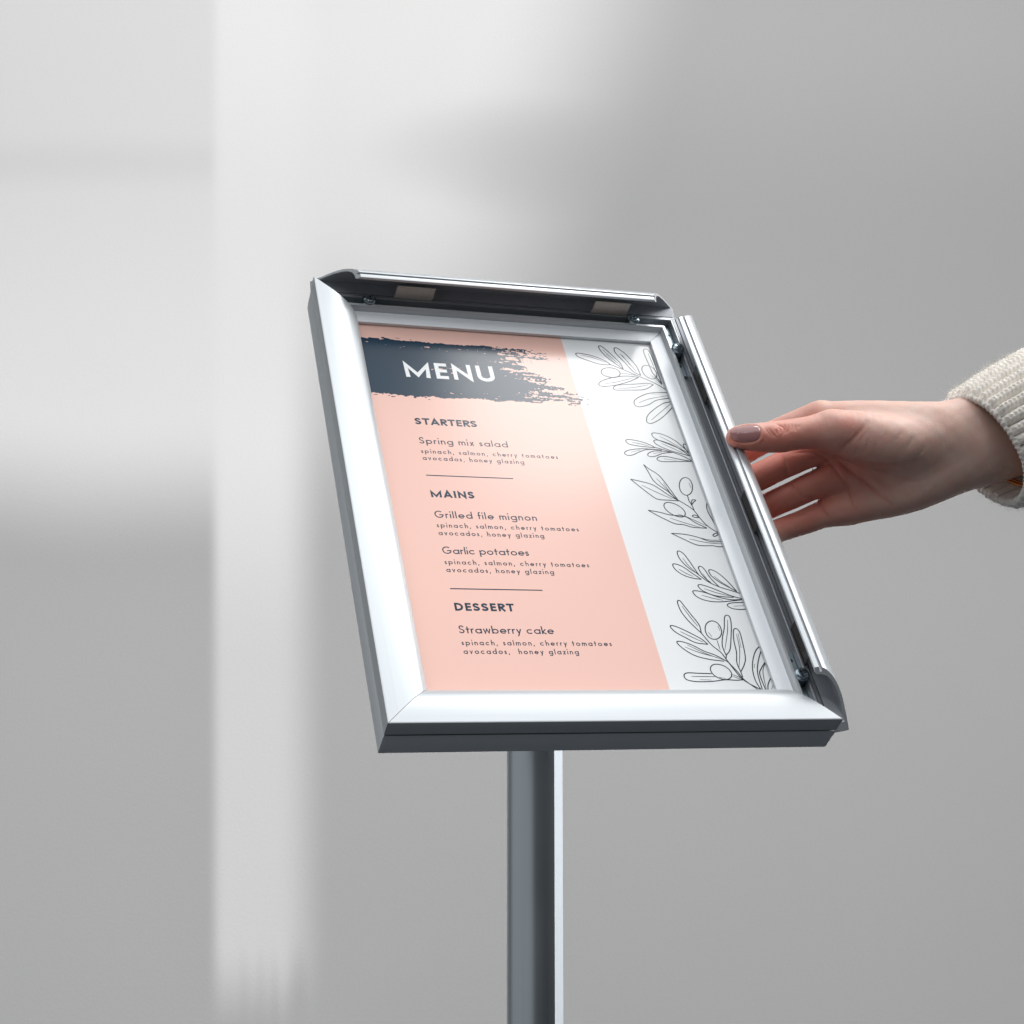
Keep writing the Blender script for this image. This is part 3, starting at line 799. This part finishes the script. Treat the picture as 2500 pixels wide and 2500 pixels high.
def marching(field, x0, x1, y0, y1, step):
    xs = np.arange(x0, x1 + step, step); ys = np.arange(y0, y1 + step, step)
    X, Y = np.meshgrid(xs, ys, indexing='ij'); Fv = field(X, Y)
    V, Fc, cache = [], [], {}
    def vid(key, p):
        if key not in cache: cache[key] = len(V); V.append((p[0], p[1], PAPER_W + .035))
        return cache[key]
    def corner(i, j): return vid(('c', i, j), (xs[i], ys[j]))
    def cut(i, j, k, l):
        a, b = (i, j), (k, l)
        if a > b: a, b = b, a
        fa, fb = Fv[a], Fv[b]; t = fa / (fa - fb)
        return vid((a, b), (xs[a[0]] + (xs[b[0]] - xs[a[0]]) * t, ys[a[1]] + (ys[b[1]] - ys[a[1]]) * t))
    ins = Fv > 0
    for i in range(len(xs) - 1):
        j = 0
        while j < len(ys) - 1:
            c = [(i, j), (i + 1, j), (i + 1, j + 1), (i, j + 1)]
            b = [ins[p] for p in c]
            if all(b):
                Fc.append(tuple(corner(*p) for p in c))
            elif any(b):
                poly = []
                for k in range(4):
                    p, q = c[k], c[(k + 1) % 4]
                    if b[k]: poly.append(corner(*p))
                    if b[k] != b[(k + 1) % 4]: poly.append(cut(*p, *q))
                if len(set(poly)) > 2: Fc.append(tuple(dict.fromkeys(poly)))
            j += 1
    return V, Fc
V, F = marching(brush_field, 16.5, 163, 240.0, 293.0, 0.36)
ink('brush_stroke', V, F, M_NAVY, 'navy dry-brush bar, ragged on its right end')
text_part('title_text', [('MENU', 49.9, 105.6, 259.0, 13.7, 2.6, 1.16)], M_PAPER)

# --- olive branch drawings
for name, keys in (('olive_branch', 'A'), ('leaf_pair', 'B'), ('leaf_sprig', 'C'), ('olive_branch', 'DD2'), ('leaf_sprig', 'E'), ('olive_branch', 'F'), ('leaf_pair', 'G')):
    rb = Ribbons()
    kk = ['D', 'D2'] if keys == 'DD2' else [keys]
    for k in kk:
        for i, pts in enumerate(ART[k]):
            closed = len(pts) > 4 and math.hypot(pts[0][0] - pts[-1][0], pts[0][1] - pts[-1][1]) < 1.0
            inner = len(pts) <= 3
            rb.add(spline(pts, 7, False), 0.44 if inner else 0.62, PAPER_W + .04, False, taper=inner)
    ink(name, rb.V, rb.F, M_INK)

# ------------------------------------------------------------------ the person: one hand and forearm reaching in from a knitted sleeve
def CP(px, py, d):
    """photo pixel + distance from the camera (mm) -> camera-frame millimetres"""
    return np.array([(px - 1250.0) / FPX * d, (1250.0 - py) / FPX * d, -d])

def cone_d(P, a, b, ra, rb):
    ab = b - a; L2 = ab @ ab
    q = P - a
    t = np.clip((q @ ab) / L2, 0, 1)
    q -= t[..., None] * ab
    return np.sqrt(np.einsum('...i,...i->...', q, q)) - (ra + (rb - ra) * t)

def smin(a, b, k):
    h = np.clip(0.5 + 0.5 * (b - a) / k, 0, 1)
    return b + (a - b) * h - k * h * (1 - h)

def dense(pts, per=4):
    """joint list -> smooth run of cones (camera-frame points and radii)"""
    C_ = [np.append(CP(*p[:3]), p[3]) for p in pts]
    return [(q[:3].astype(np.float32), np.float32(q[3])) for q in spline(C_, per)]

def chain(P, pts, far=16.0):
    """distance to a run of cones; points well outside its bounding box just get a large value"""
    key = id(pts)
    if key not in _DENSE: _DENSE[key] = dense(pts)
    D = _DENSE[key]
    lo = np.min([c - r for c, r in D], 0) - far; hi = np.max([c + r for c, r in D], 0) + far
    flat = P.reshape(-1, 3)
    m = ((flat > lo) & (flat < hi)).all(1)
    out = np.full(len(flat), 40.0, np.float32)
    if m.any():
        S = flat[m]; d = np.full(len(S), 40.0, np.float32)
        for (a, ra), (b, rb) in zip(D[:-1], D[1:]):
            d = np.minimum(d, cone_d(S, a, b, ra, rb))
        out[m] = d
    return out.reshape(P.shape[:-1])
_DENSE = {}

THUMB = [(1800, 1068, 938, 6.6), (1845, 1068, 939, 8.2), (1900, 1066, 943, 9.4), (1960, 1058, 947, 9.5), (2032, 1050, 950, 11.5)]
INDEX = [(1756, 1140, 984, 6.6), (1800, 1114, 993, 7.6), (1858, 1077, 988, 8.6), (1930, 1046, 981, 9.4), (2000, 1021, 976, 10.6)]
MIDDLE = [(1735, 1222, 962, 6.6), (1785, 1198, 972, 7.9), (1840, 1170, 975, 8.4), (1900, 1141, 972, 8.4), (1960, 1113, 972, 8.9), (2035, 1085, 972, 10)]
RING = [(1762, 1290, 947, 6.2), (1812, 1264, 961, 7.5), (1860, 1243, 977, 7.9), (1920, 1215, 973, 8.1), (1985, 1186, 972, 8.8), (2045, 1162, 972, 10)]
PINKY = [(1822, 1322, 950, 5.4), (1860, 1309, 961, 6.5), (1905, 1294, 971, 7.1), (1955, 1277, 974, 7.5), (2015, 1253, 974, 8.6), (2070, 1240, 974, 10)]
PALM = [
    [(2010, 1021, 976, 10.2), (2120, 1026, 972, 12), (2250, 1033, 968, 13), (2330, 1034, 970, 14.5), (2420, 1004, 984, 16), (2520, 970, 1010, 18), (2700, 905, 1060, 24)],
    [(2035, 1088, 973, 10.2), (2150, 1090, 970, 13), (2270, 1085, 967, 14), (2420, 1065, 978, 17), (2700, 960, 1060, 27)],
    [(2038, 1168, 974, 10.2), (2150, 1150, 971, 12.5), (2290, 1120, 967, 14), (2420, 1095, 978, 16)],
    [(2030, 1249, 974, 8.8), (2065, 1241, 974, 10.2), (2130, 1221, 974, 12.3), (2200, 1201, 972, 13.9), (2262, 1177, 970, 14.5), (2330, 1148, 970, 14.8), (2420, 1118, 978, 15.6), (2520, 1080, 1006, 18), (2700, 1010, 1060, 24)],
]
THENAR = [(2032, 1050, 950, 11.5), (2085, 1062, 953, 14.5), (2150, 1080, 956, 16.5), (2220, 1085, 960, 16.5), (2300, 1070, 966, 15)]

def hand_sdf(P):
    P = np.asarray(P, np.float32)
    palm = None
    for c in PALM:
        d = chain(P, c)
        palm = d if palm is None else smin(palm, d, 8.0)
    palm = smin(palm, chain(P, THENAR), 7.0)
    fingers = None
    for c in (INDEX, MIDDLE, RING, PINKY):
        f = chain(P, c)
        fingers = f if fingers is None else np.minimum(fingers, f)
    body = smin(palm, fingers, 2.5)
    return smin(body, chain(P, THUMB), 4.0)

def surface_nets(F, origin, h):
    nx, ny, nz = F.shape
    ins = F < 0
    corners = [(i, j, k) for i in (0, 1) for j in (0, 1) for k in (0, 1)]
    edges = [(a, b) for a in range(8) for b in range(a + 1, 8) if sum(x != y for x, y in zip(corners[a], corners[b])) == 1]
    cnt = np.zeros((nx - 1, ny - 1, nz - 1), np.int8)
    for c in corners: cnt += ins[c[0]:nx - 1 + c[0], c[1]:ny - 1 + c[1], c[2]:nz - 1 + c[2]]
    cells = np.argwhere((cnt > 0) & (cnt < 8))
    vals = np.stack([F[cells[:, 0] + c[0], cells[:, 1] + c[1], cells[:, 2] + c[2]] for c in corners], 1)
    acc = np.zeros((len(cells), 3)); n = np.zeros(len(cells))
    for a, b in edges:
        m = (vals[:, a] < 0) != (vals[:, b] < 0)
        t = vals[m, a] / (vals[m, a] - vals[m, b])
        pa, pb = np.array(corners[a], float), np.array(corners[b], float)
        acc[m] += pa + t[:, None] * (pb - pa); n[m] += 1
    V = (cells + acc / n[:, None]) * h + origin
    idx = -np.ones((nx - 1, ny - 1, nz - 1), np.int64)
    idx[tuple(cells.T)] = np.arange(len(cells))
    quads = []
    for ax in range(3):
        o1, o2 = [(1, 2), (2, 0), (0, 1)][ax]
        sl0 = [slice(None)] * 3; sl1 = [slice(None)] * 3
        sl0[ax] = slice(0, -1); sl1[ax] = slice(1, None)
        s = ins[tuple(sl0)] != ins[tuple(sl1)]
        e = np.argwhere(s)
        e = e[(e[:, o1] > 0) & (e[:, o2] > 0) & (e[:, o1] < F.shape[o1] - 1) & (e[:, o2] < F.shape[o2] - 1)]
        q = []
        for d1, d2 in ((1, 1), (0, 1), (0, 0), (1, 0)):
            c = e.copy(); c[:, o1] -= d1; c[:, o2] -= d2
            q.append(idx[tuple(c.T)])
        q = np.stack(q, 1)
        flip = ~ins[tuple(e.T)]
        q[flip] = q[flip][:, ::-1]
        quads.append(q)
    return V, np.concatenate(quads)

def subdivide(V, Q):
    n = len(V)
    E = np.concatenate([Q[:, [0, 1]], Q[:, [1, 2]], Q[:, [2, 3]], Q[:, [3, 0]]]); E.sort(1)
    U, inv = np.unique(E, axis=0, return_inverse=True); inv = inv.ravel()
    m = len(Q)
    e = [inv[i * m:(i + 1) * m] + n for i in range(4)]
    f = np.arange(m) + n + len(U)
    V2 = np.concatenate([V, V[U].mean(1), V[Q].mean(1)])
    Q2 = np.concatenate([np.stack(x, 1) for x in ((Q[:, 0], e[0], f, e[3]), (e[0], Q[:, 1], e[1], f), (f, e[1], Q[:, 2], e[2]), (e[3], f, e[2], Q[:, 3]))])
    return V2, Q2

def seg_dist(XY, pts):
    d = np.full(len(XY), 1e9); s = np.zeros(len(XY)); L = 0.0
    P = np.array(pts, float)
    for a, b in zip(P[:-1], P[1:]):
        ab = b - a; l = np.linalg.norm(ab)
        t = np.clip(((XY - a) @ ab) / (l * l), 0, 1)
        q = np.linalg.norm(XY - a - t[:, None] * ab, axis=1)
        m = q < d; d[m] = q[m]; s[m] = L + t[m] * l; L += l
    return d, s / L

# skin creases: photo-pixel polylines, (points, depth mm, half-width px)
def k7(*p): return [(1740 + x / 2.542, 820 + y / 2.542) for x, y in p]
def k8(*p): return [(1760 + x / 6.44, 940 + y / 6.44) for x, y in p]
CREASES = [
    (k7((450, 738), (560, 722), (650, 735), (740, 800), (815, 900), (865, 1010), (905, 1140)), .75, 3.2),
    (k7((690, 712), (780, 770), (870, 845), (970, 930), (1070, 1020), (1150, 1085)), .95, 3.4),
    (k7((800, 775), (900, 830), (1000, 880), (1080, 940), (1140, 985)), .75, 4.0),
    (k7((960, 815), (1080, 860), (1180, 895), (1290, 910)), .60, 4.5),
    (k7((740, 722), (830, 782), (940, 805), (1080, 812), (1200, 800), (1270, 780), (1320, 750)), .85, 5.0),
    (k7((965, 520), (915, 595), (860, 655), (800, 708), (770, 718)), .7, 5.0),
    (k7((985, 560), (930, 630), (880, 690)), .12, 3.0),
    (k7((425, 735), (455, 800), (468, 860), (452, 900)), .8, 3.2),
    (k7((470, 890), (520, 950), (560, 1000), (600, 1000)), .7, 3.0),
    (k7((560, 995), (640, 1030), (690, 1095), (735, 1150)), .7, 3.0),
    (k7((330, 1030), (360, 1070), (375, 1120)), .3, 2.5),
    (k7((1330, 640), (1300, 720), (1240, 780)), .22, 3.0),
    (k7((1260, 600), (1215, 680), (1190, 720)), .18, 2.5),
    (k7((1180, 590), (1130, 660)), .15, 2.5),
    (k7((1090, 590), (1030, 670)), .15, 2.5),
    # thumb joint wrinkles
    (k8((840, 585), (905, 625), (975, 655), (1000, 715), (985, 775), (945, 800)), .55, 1.9),
    (k8((745, 660), (790, 735), (850, 800), (905, 830)), .40, 1.6),
    (k8((690, 670), (740, 740), (790, 800), (830, 830)), .25, 1.4),
    (k8((895, 660), (930, 700), (925, 760)), .40, 1.5),
    (k8((850, 690), (880, 740), (900, 790)), .35, 1.5),
    (k8((980, 590), (1010, 650), (1010, 720)), .35, 1.5),
    (k8((1045, 590), (1065, 650), (1055, 720), (1030, 780)), .42, 1.6),
    (k8((1100, 595), (1120, 660), (1100, 730)), .34, 1.6),
    (k8((1155, 610), (1178, 670), (1165, 735)), .28, 1.6),
    (k8((1215, 620), (1232, 680)), .18, 1.5),
]

def to_px(P):
    return np.stack([1250 + P[:, 0] / -P[:, 2] * FPX, 1250 - P[:, 1] / -P[:, 2] * FPX], 1)

# nail frame on the thumb tip
NA, NB = CP(*THUMB[0][:3]), CP(*THUMB[1][:3])
N_AX = (NB - NA) / np.linalg.norm(NB - NA)
_up = np.array([-0.06, 0.36, 0.93]); N_UP = _up - N_AX * (_up @ N_AX); N_UP /= np.linalg.norm(N_UP)
N_SD = np.cross(N_AX, N_UP)
N_L0, N_L1, N_HW = -5.2, 11.6, 6.1         # nail from tip to cuticle along the axis, half width
def thumb_r(x):
    L = np.linalg.norm(NB - NA)
    return np.where(x < 0, np.sqrt(np.maximum(6.6 ** 2 - x ** 2, 0.1)), 6.6 + (8.2 - 6.6) * np.clip(x / L, 0, 1.2))
def nail_shape(x, y):
    """<0 inside the nail outline; x along the thumb, y across"""
    c = (N_L0 + N_L1) / 2; hl = (N_L1 - N_L0) / 2
    u = np.abs((x - c) / hl); v = np.abs(y / (N_HW * (1 - 0.10 * np.clip((c - x) / hl, 0, 1))))
    return ((u ** 2.7 + v ** 2.7) ** (1 / 2.7) - 1) * N_HW

def build_person():
    h = 0.9
    lo = CP(1700, 1400, 1010) + np.array([-4, -6, 0]); hi = CP(2720, 880, 1000)
    lo[2] = -1095; hi[2] = -918
    n = np.ceil((hi - lo) / h).astype(int) + 1
    ax = [lo[i] + h * np.arange(n[i]) for i in range(3)]
    F = np.empty(tuple(n), np.float32)
    for i in range(0, n[0], 24):
        X, Y, Z = np.meshgrid(ax[0][i:i + 24], ax[1], ax[2], indexing='ij')
        F[i:i + 24] = hand_sdf(np.stack([X, Y, Z], -1).astype(np.float32))
    V, Q = surface_nets(F, lo, h)
    V, Q = subdivide(V, Q)
    for _ in range(2):
        d = hand_sdf(V)
        g = np.stack([hand_sdf(V + np.eye(3)[i] * 0.15) - d for i in range(3)], 1)
        g /= np.maximum(np.linalg.norm(g, axis=1, keepdims=True), 1e-9)
        V = V - g * np.clip(d, -0.6, 0.6)[:, None]
    Nn = g
    px = to_px(V)
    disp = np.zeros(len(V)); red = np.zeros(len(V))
    face = np.clip(Nn[:, 2] * 1.6 + 0.25, 0, 1)
    for pts, dep, wd in CREASES:
        d, s = seg_dist(px, spline(pts, 4))
        fade = np.clip(np.minimum(s, 1 - s) * 3.2, 0, 1)
        w2 = wd * 1.55
        near = 0.50 * np.exp(-(d / (1.15 * wd)) ** 2) + 0.45 * np.exp(-(d / (3.2 * wd)) ** 2)
        disp -= dep * 1.45 * near * fade * face
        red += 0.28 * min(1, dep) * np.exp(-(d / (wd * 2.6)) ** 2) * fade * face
    # nail bed and fold
    R_ = V - NA
    x = R_ @ N_AX; yy = R_ @ N_SD; zz = R_ @ N_UP
    phi = np.arctan2(yy, zz); yl = phi * thumb_r(x)
    sh = nail_shape(x, yl)
    on = (zz > -1) & (np.abs(x) < 22)
    rim = np.exp(-((sh - 1.1) / 0.9) ** 2) * np.clip((x - N_L0 - 2.0) / 5, 0, 1)
    disp += np.where(on, 0.55 * rim - 0.45 * (sh < 0), 0)
    # soft pads and unevenness
    def wav(a, b, c, f): return np.sin(V[:, 0] * f + a) * np.sin(V[:, 1] * f * 1.13 + b) * np.sin(V[:, 2] * f * 0.9 + c)
    disp += 0.16 * wav(.3, 1.2, 2.1, .23) + 0.09 * wav(1.3, .2, .7, .51)
    V = V + Nn * disp[:, None]
    # red tint: flush of fingertips and knuckle, plus light through the fingers painted in
    def blob(cx, cy, r, a): return a * np.exp(-(((px[:, 0] - cx) ** 2 + (px[:, 1] - cy) ** 2) / r ** 2))
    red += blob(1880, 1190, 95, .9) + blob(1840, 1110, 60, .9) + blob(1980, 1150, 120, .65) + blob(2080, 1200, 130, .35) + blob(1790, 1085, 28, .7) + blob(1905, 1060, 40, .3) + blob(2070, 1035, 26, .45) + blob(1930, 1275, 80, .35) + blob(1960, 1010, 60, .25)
    person = bpy.data.objects.new('person', None); COL.objects.link(person)
    person.matrix_world = CAM_M @ Matrix.Translation(Vector(CP(2420, 1060, 975)) * MM)
    tag(person, 'hand in a cream ribbed knit sleeve, mauve thumb nail, gripping the open metal rail', 'person')
    base = CP(2420, 1060, 975)
    loc = lambda P: (np.asarray(P) - base) * MM

    m, nt, p = new_mat('skin')
    at = nt.nodes.new('ShaderNodeAttribute'); at.attribute_name = 'flush_glow'
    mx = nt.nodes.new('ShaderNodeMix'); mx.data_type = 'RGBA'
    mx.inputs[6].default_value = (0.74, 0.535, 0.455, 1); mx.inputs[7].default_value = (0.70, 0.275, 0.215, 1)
    tc = nt.nodes.new('ShaderNodeTexCoord')
    n1 = nt.nodes.new('ShaderNodeTexNoise'); n1.inputs['Scale'].default_value = 110; n1.inputs['Detail'].default_value = 4
    nt.links.new(tc.outputs['Object'], n1.inputs['Vector'])
    ad = nt.nodes.new('ShaderNodeMath'); ad.operation = 'MULTIPLY_ADD'; ad.inputs[1].default_value = 0.55; ad.inputs[2].default_value = -0.13
    nt.links.new(n1.outputs['Fac'], ad.inputs[0])
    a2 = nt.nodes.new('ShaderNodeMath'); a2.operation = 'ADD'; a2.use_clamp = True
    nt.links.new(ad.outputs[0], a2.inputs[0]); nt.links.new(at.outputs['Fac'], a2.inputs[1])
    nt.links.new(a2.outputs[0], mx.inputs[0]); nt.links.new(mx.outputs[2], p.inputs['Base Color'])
    v1 = nt.nodes.new('ShaderNodeTexVoronoi'); v1.inputs['Scale'].default_value = 900; v1.feature = 'DISTANCE_TO_EDGE'
    nt.links.new(tc.outputs['Object'], v1.inputs['Vector'])
    bp = nt.nodes.new('ShaderNodeBump'); bp.inputs['Strength'].default_value = 0.35; bp.inputs['Distance'].default_value = 0.0004
    nt.links.new(v1.outputs['Distance'], bp.inputs['Height']); nt.links.new(bp.outputs[0], p.inputs['Normal'])
    p.inputs['Roughness'].default_value = 0.48; p.inputs['Specular IOR Level'].default_value = 0.4
    p.inputs['Subsurface Weight'].default_value = 0.55
    p.inputs['Subsurface Radius'].default_value = (1.0, 0.32, 0.16); p.inputs['Subsurface Scale'].default_value = 0.005
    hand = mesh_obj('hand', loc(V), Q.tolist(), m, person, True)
    ca = hand.data.attributes.new('flush_glow', 'FLOAT', 'POINT'); ca.data.foreach_set('value', np.clip(red, 0, 1).astype(np.float32))

    # thumb nail
    nu, nv = 30, 26; NV, NF = [], []
    for i in range(nu + 1):
        for j in range(nv + 1):
            a = -1 + 2 * i / nu; b = -1 + 2 * j / nv
            # square to superellipse
            r = max(abs(a), abs(b)); 
            if r > 0:
                s = (abs(a) ** 2.7 + abs(b) ** 2.7) ** (1 / 2.7)
                a2_, b2_ = a * r / s, b * r / s
            else: a2_, b2_ = 0.0, 0.0
            c = (N_L0 + N_L1) / 2; hl = (N_L1 - N_L0) / 2
            x = c + a2_ * hl
            hw = N_HW * (1 - 0.10 * max(0, min(1, (c - x) / hl)))
            y = b2_ * hw
            rr = float(thumb_r(max(x, -3.2)))
            if x < -3.2: rr -= (-3.2 - x) * 0.55
            f = y / 8.0
            dome = 0.30 * (1 - r ** 6) + 0.10
            P = NA + N_AX * x + (rr + dome) * (math.cos(f) * N_UP + math.sin(f) * N_SD)
            NV.append(P)
    for i in range(nu):
        for j in range(nv):
            k = i * (nv + 1) + j
            NF.append((k, k + 1, k + nv + 2, k + nv + 1))
    nail_m = simple_mat('nail_varnish', (0.38, 0.175, 0.175), 0.12, 0, 0.5, 0.8)
    nail = mesh_obj('nail', loc(NV), NF, nail_m, hand, True)
    so = nail.modifiers.new('thickness', 'SOLIDIFY'); so.thickness = 0.0006; so.offset = 0
    nail['label'] = 'glossy mauve thumb nail'

    # knitted sleeve
    C = CP(2404, 1098, 975)
    Mv = np.array([72 / FPX * 975, -132 / FPX * 975, 0.0]); Nv = np.array([11.0, 4.0, 29.5])
    A = np.array([0.85, 0.40, -0.36]); A /= np.linalg.norm(A)
    ribs = 34; nth = ribs * 18; pitch = 3.2
    tt_out = np.concatenate([np.arange(0.0, 70, 0.42), np.arange(70, 330, 0.8)])
    tt_in = np.arange(26.0, 0.2, -1.0)
    rs = np.random.RandomState(7)
    th = np.linspace(0, 2 * np.pi, nth, endpoint=False)
    wob = 1 + 0.012 * np.sin(3 * th + .6) + 0.010 * np.sin(5 * th + 2.0)
    ph = th * ribs / (2 * np.pi)
    fr = ph - np.floor(ph); rid = np.floor(ph).astype(int)
    ribprof = np.abs(np.sin(np.pi * fr)) ** 0.6
    ribamp = 1.0 + 0.30 * rs.rand(ribs)[rid]
    joff = rs.rand(ribs)[rid] * pitch
    rows = []
    ring0 = Mv[None] * np.cos(th)[:, None] + Nv[None] * np.sin(th)[:, None]
    rad_dir = ring0 / np.linalg.norm(ring0, axis=1, keepdims=True)
    for t in tt_in:
        rows.append(C + A * t + (ring0 * (wob * (1 + 0.0008 * t))[:, None]) - rad_dir * (3.6 + 0.7 * ribprof)[:, None])
    for a in np.linspace(-0.9, 0.9, 7):                 # rolled edge
        off = -1.8 + 1.9 * math.sin(a * 1.5); fwd = -1.9 * math.cos(a * 1.5)
        bump = 0.45 * np.cos(2 * np.pi * (fr * 2 + 0.1)) + 0.5 * rs.rand(ribs)[rid]
        rows.append(C + A * fwd - A * bump[:, None] * 0.8 + ring0 * wob[:, None] + rad_dir * (off + 1.1 * ribprof * (a + 0.9) / 1.8)[:, None])
    for t in tt_out:
        flare = 1 + 0.0020 * t + 0.02 * math.sin(t * .05)
        env = min(1.0, 0.35 + t / 4)
        st = np.cos(2 * np.pi * ((t + joff) / pitch + 0.9 * np.abs(fr - 0.5)))
        groove = -0.35 * np.exp(-((fr - 0.5) / 0.07) ** 2)
        disp = env * ribamp * (3.0 * ribprof + 0.38 * ribprof * st + groove) - np.where(np.round(ph).astype(int) % 2 == 0, 4.6, 1.6) * (1 - ribprof) ** 2
        disp += 0.25 * np.sin(t * 0.31 + rid * 1.7)
        rows.append(C + A * t + ring0 * (wob * flare)[:, None] + rad_dir * disp[:, None])
    G = np.stack(rows); nr = len(rows)
    SV = G.reshape(-1, 3)
    i0 = np.arange(nr - 1)[:, None] * nth; j0 = np.arange(nth)[None]; j1 = (j0 + 1) % nth
    SF = np.stack([i0 + j0, i0 + j1, i0 + nth + j1, i0 + nth + j0], -1).reshape(-1, 4)
    # wool fuzz: fine curved fibres growing from the knit
    nf = 14000
    o0 = (len(tt_in) + 2) * nth
    src = rs.randint(o0, o0 + 150 * nth, nf)
    fv, ff = [], []
    b0 = len(SV)
    P0 = SV[src]; rd = rad_dir[src % nth]
    for q in range(nf):
        d = rd[q] + rs.normal(0, .55, 3) - A * 0.25; d /= np.linalg.norm(d)
        ln = 1.0 + 3.2 * rs.rand() ** 2; bend = rs.normal(0, .5, 3)
        sd = np.cross(d, rs.normal(0, 1, 3)); sd /= np.linalg.norm(sd); wd = 0.085
        prev = None
        for s in (0.0, 0.4, 0.75, 1.0):
            c = P0[q] + d * ln * s + bend * ln * s * s * 0.6
            ww = wd * (1 - 0.6 * s)
            fv.append(c - sd * ww); fv.append(c + sd * ww)
            k = b0 + len(fv) - 2
            if prev is not None: ff.append((prev, prev + 1, k + 1, k))
            prev = k
    SV = np.concatenate([SV, np.array(fv)])
    m, nt, p = new_mat('cream_wool')
    tc = nt.nodes.new('ShaderNodeTexCoord')
    n1 = nt.nodes.new('ShaderNodeTexNoise'); n1.inputs['Scale'].default_value = 900; n1.inputs['Detail'].default_value = 4
    nt.links.new(tc.outputs['Object'], n1.inputs['Vector'])
    mx = nt.nodes.new('ShaderNodeMix'); mx.data_type = 'RGBA'
    mx.inputs[6].default_value = (0.88, 0.82, 0.75, 1); mx.inputs[7].default_value = (0.95, 0.91, 0.86, 1)
    nt.links.new(n1.outputs['Fac'], mx.inputs[0]); nt.links.new(mx.outputs[2], p.inputs['Base Color'])
    bp = nt.nodes.new('ShaderNodeBump'); bp.inputs['Strength'].default_value = 0.6; bp.inputs['Distance'].default_value = 0.0006
    nt.links.new(n1.outputs['Fac'], bp.inputs['Height']); nt.links.new(bp.outputs[0], p.inputs['Normal'])
    p.inputs['Roughness'].default_value = 0.95; p.inputs['Specular IOR Level'].default_value = 0.15
    p.inputs['Sheen Weight'].default_value = 0.5
    p.inputs['Subsurface Weight'].default_value = 0.25; p.inputs['Subsurface Radius'].default_value = (1, .9, .8); p.inputs['Subsurface Scale'].default_value = 0.002
    slv = mesh_obj('sleeve', loc(SV), SF.tolist() + ff, m, person, True)
    slv['label'] = 'cream chunky ribbed knit cuff'

    # thin gold bracelet just inside the cuff
    gold = simple_mat('gold', (0.85, 0.36, 0.09), 0.22, 1.0)
    BV, BF = [], []
    cen = (CP(2430, 1012, 984) + CP(2444, 1112, 977)) / 2 + A * 1.0 + np.array([3.5, -3.0, 0])
    bm_, bn_ = Mv / np.linalg.norm(Mv) * 31.5, Nv / np.linalg.norm(Nv) * 25.0
    for k in range(2):
        b0 = len(BV); na, nb = 90, 8
        for i in range(na):
            a = 2 * math.pi * i / na
            ctr = cen + A * (2.2 * k - 1.0 + 0.5 * math.sin(2 * a + k)) + bm_ * math.cos(a) + bn_ * math.sin(a)
            rdn = bm_ * math.cos(a) + bn_ * math.sin(a); rdn /= np.linalg.norm(rdn)
            for j in range(nb):
                b = 2 * math.pi * j / nb
                BV.append(ctr + 0.75 * (rdn * math.cos(b) + A * math.sin(b)))
        for i in range(na):
            for j in range(nb):
                BF.append((b0 + i * nb + j, b0 + i * nb + (j + 1) % nb, b0 + ((i + 1) % na) * nb + (j + 1) % nb, b0 + ((i + 1) % na) * nb + j))
    br = mesh_obj('bracelet', loc(BV), BF, gold, person, True)
    br['label'] = 'thin gold double bracelet inside the cuff'
build_person()
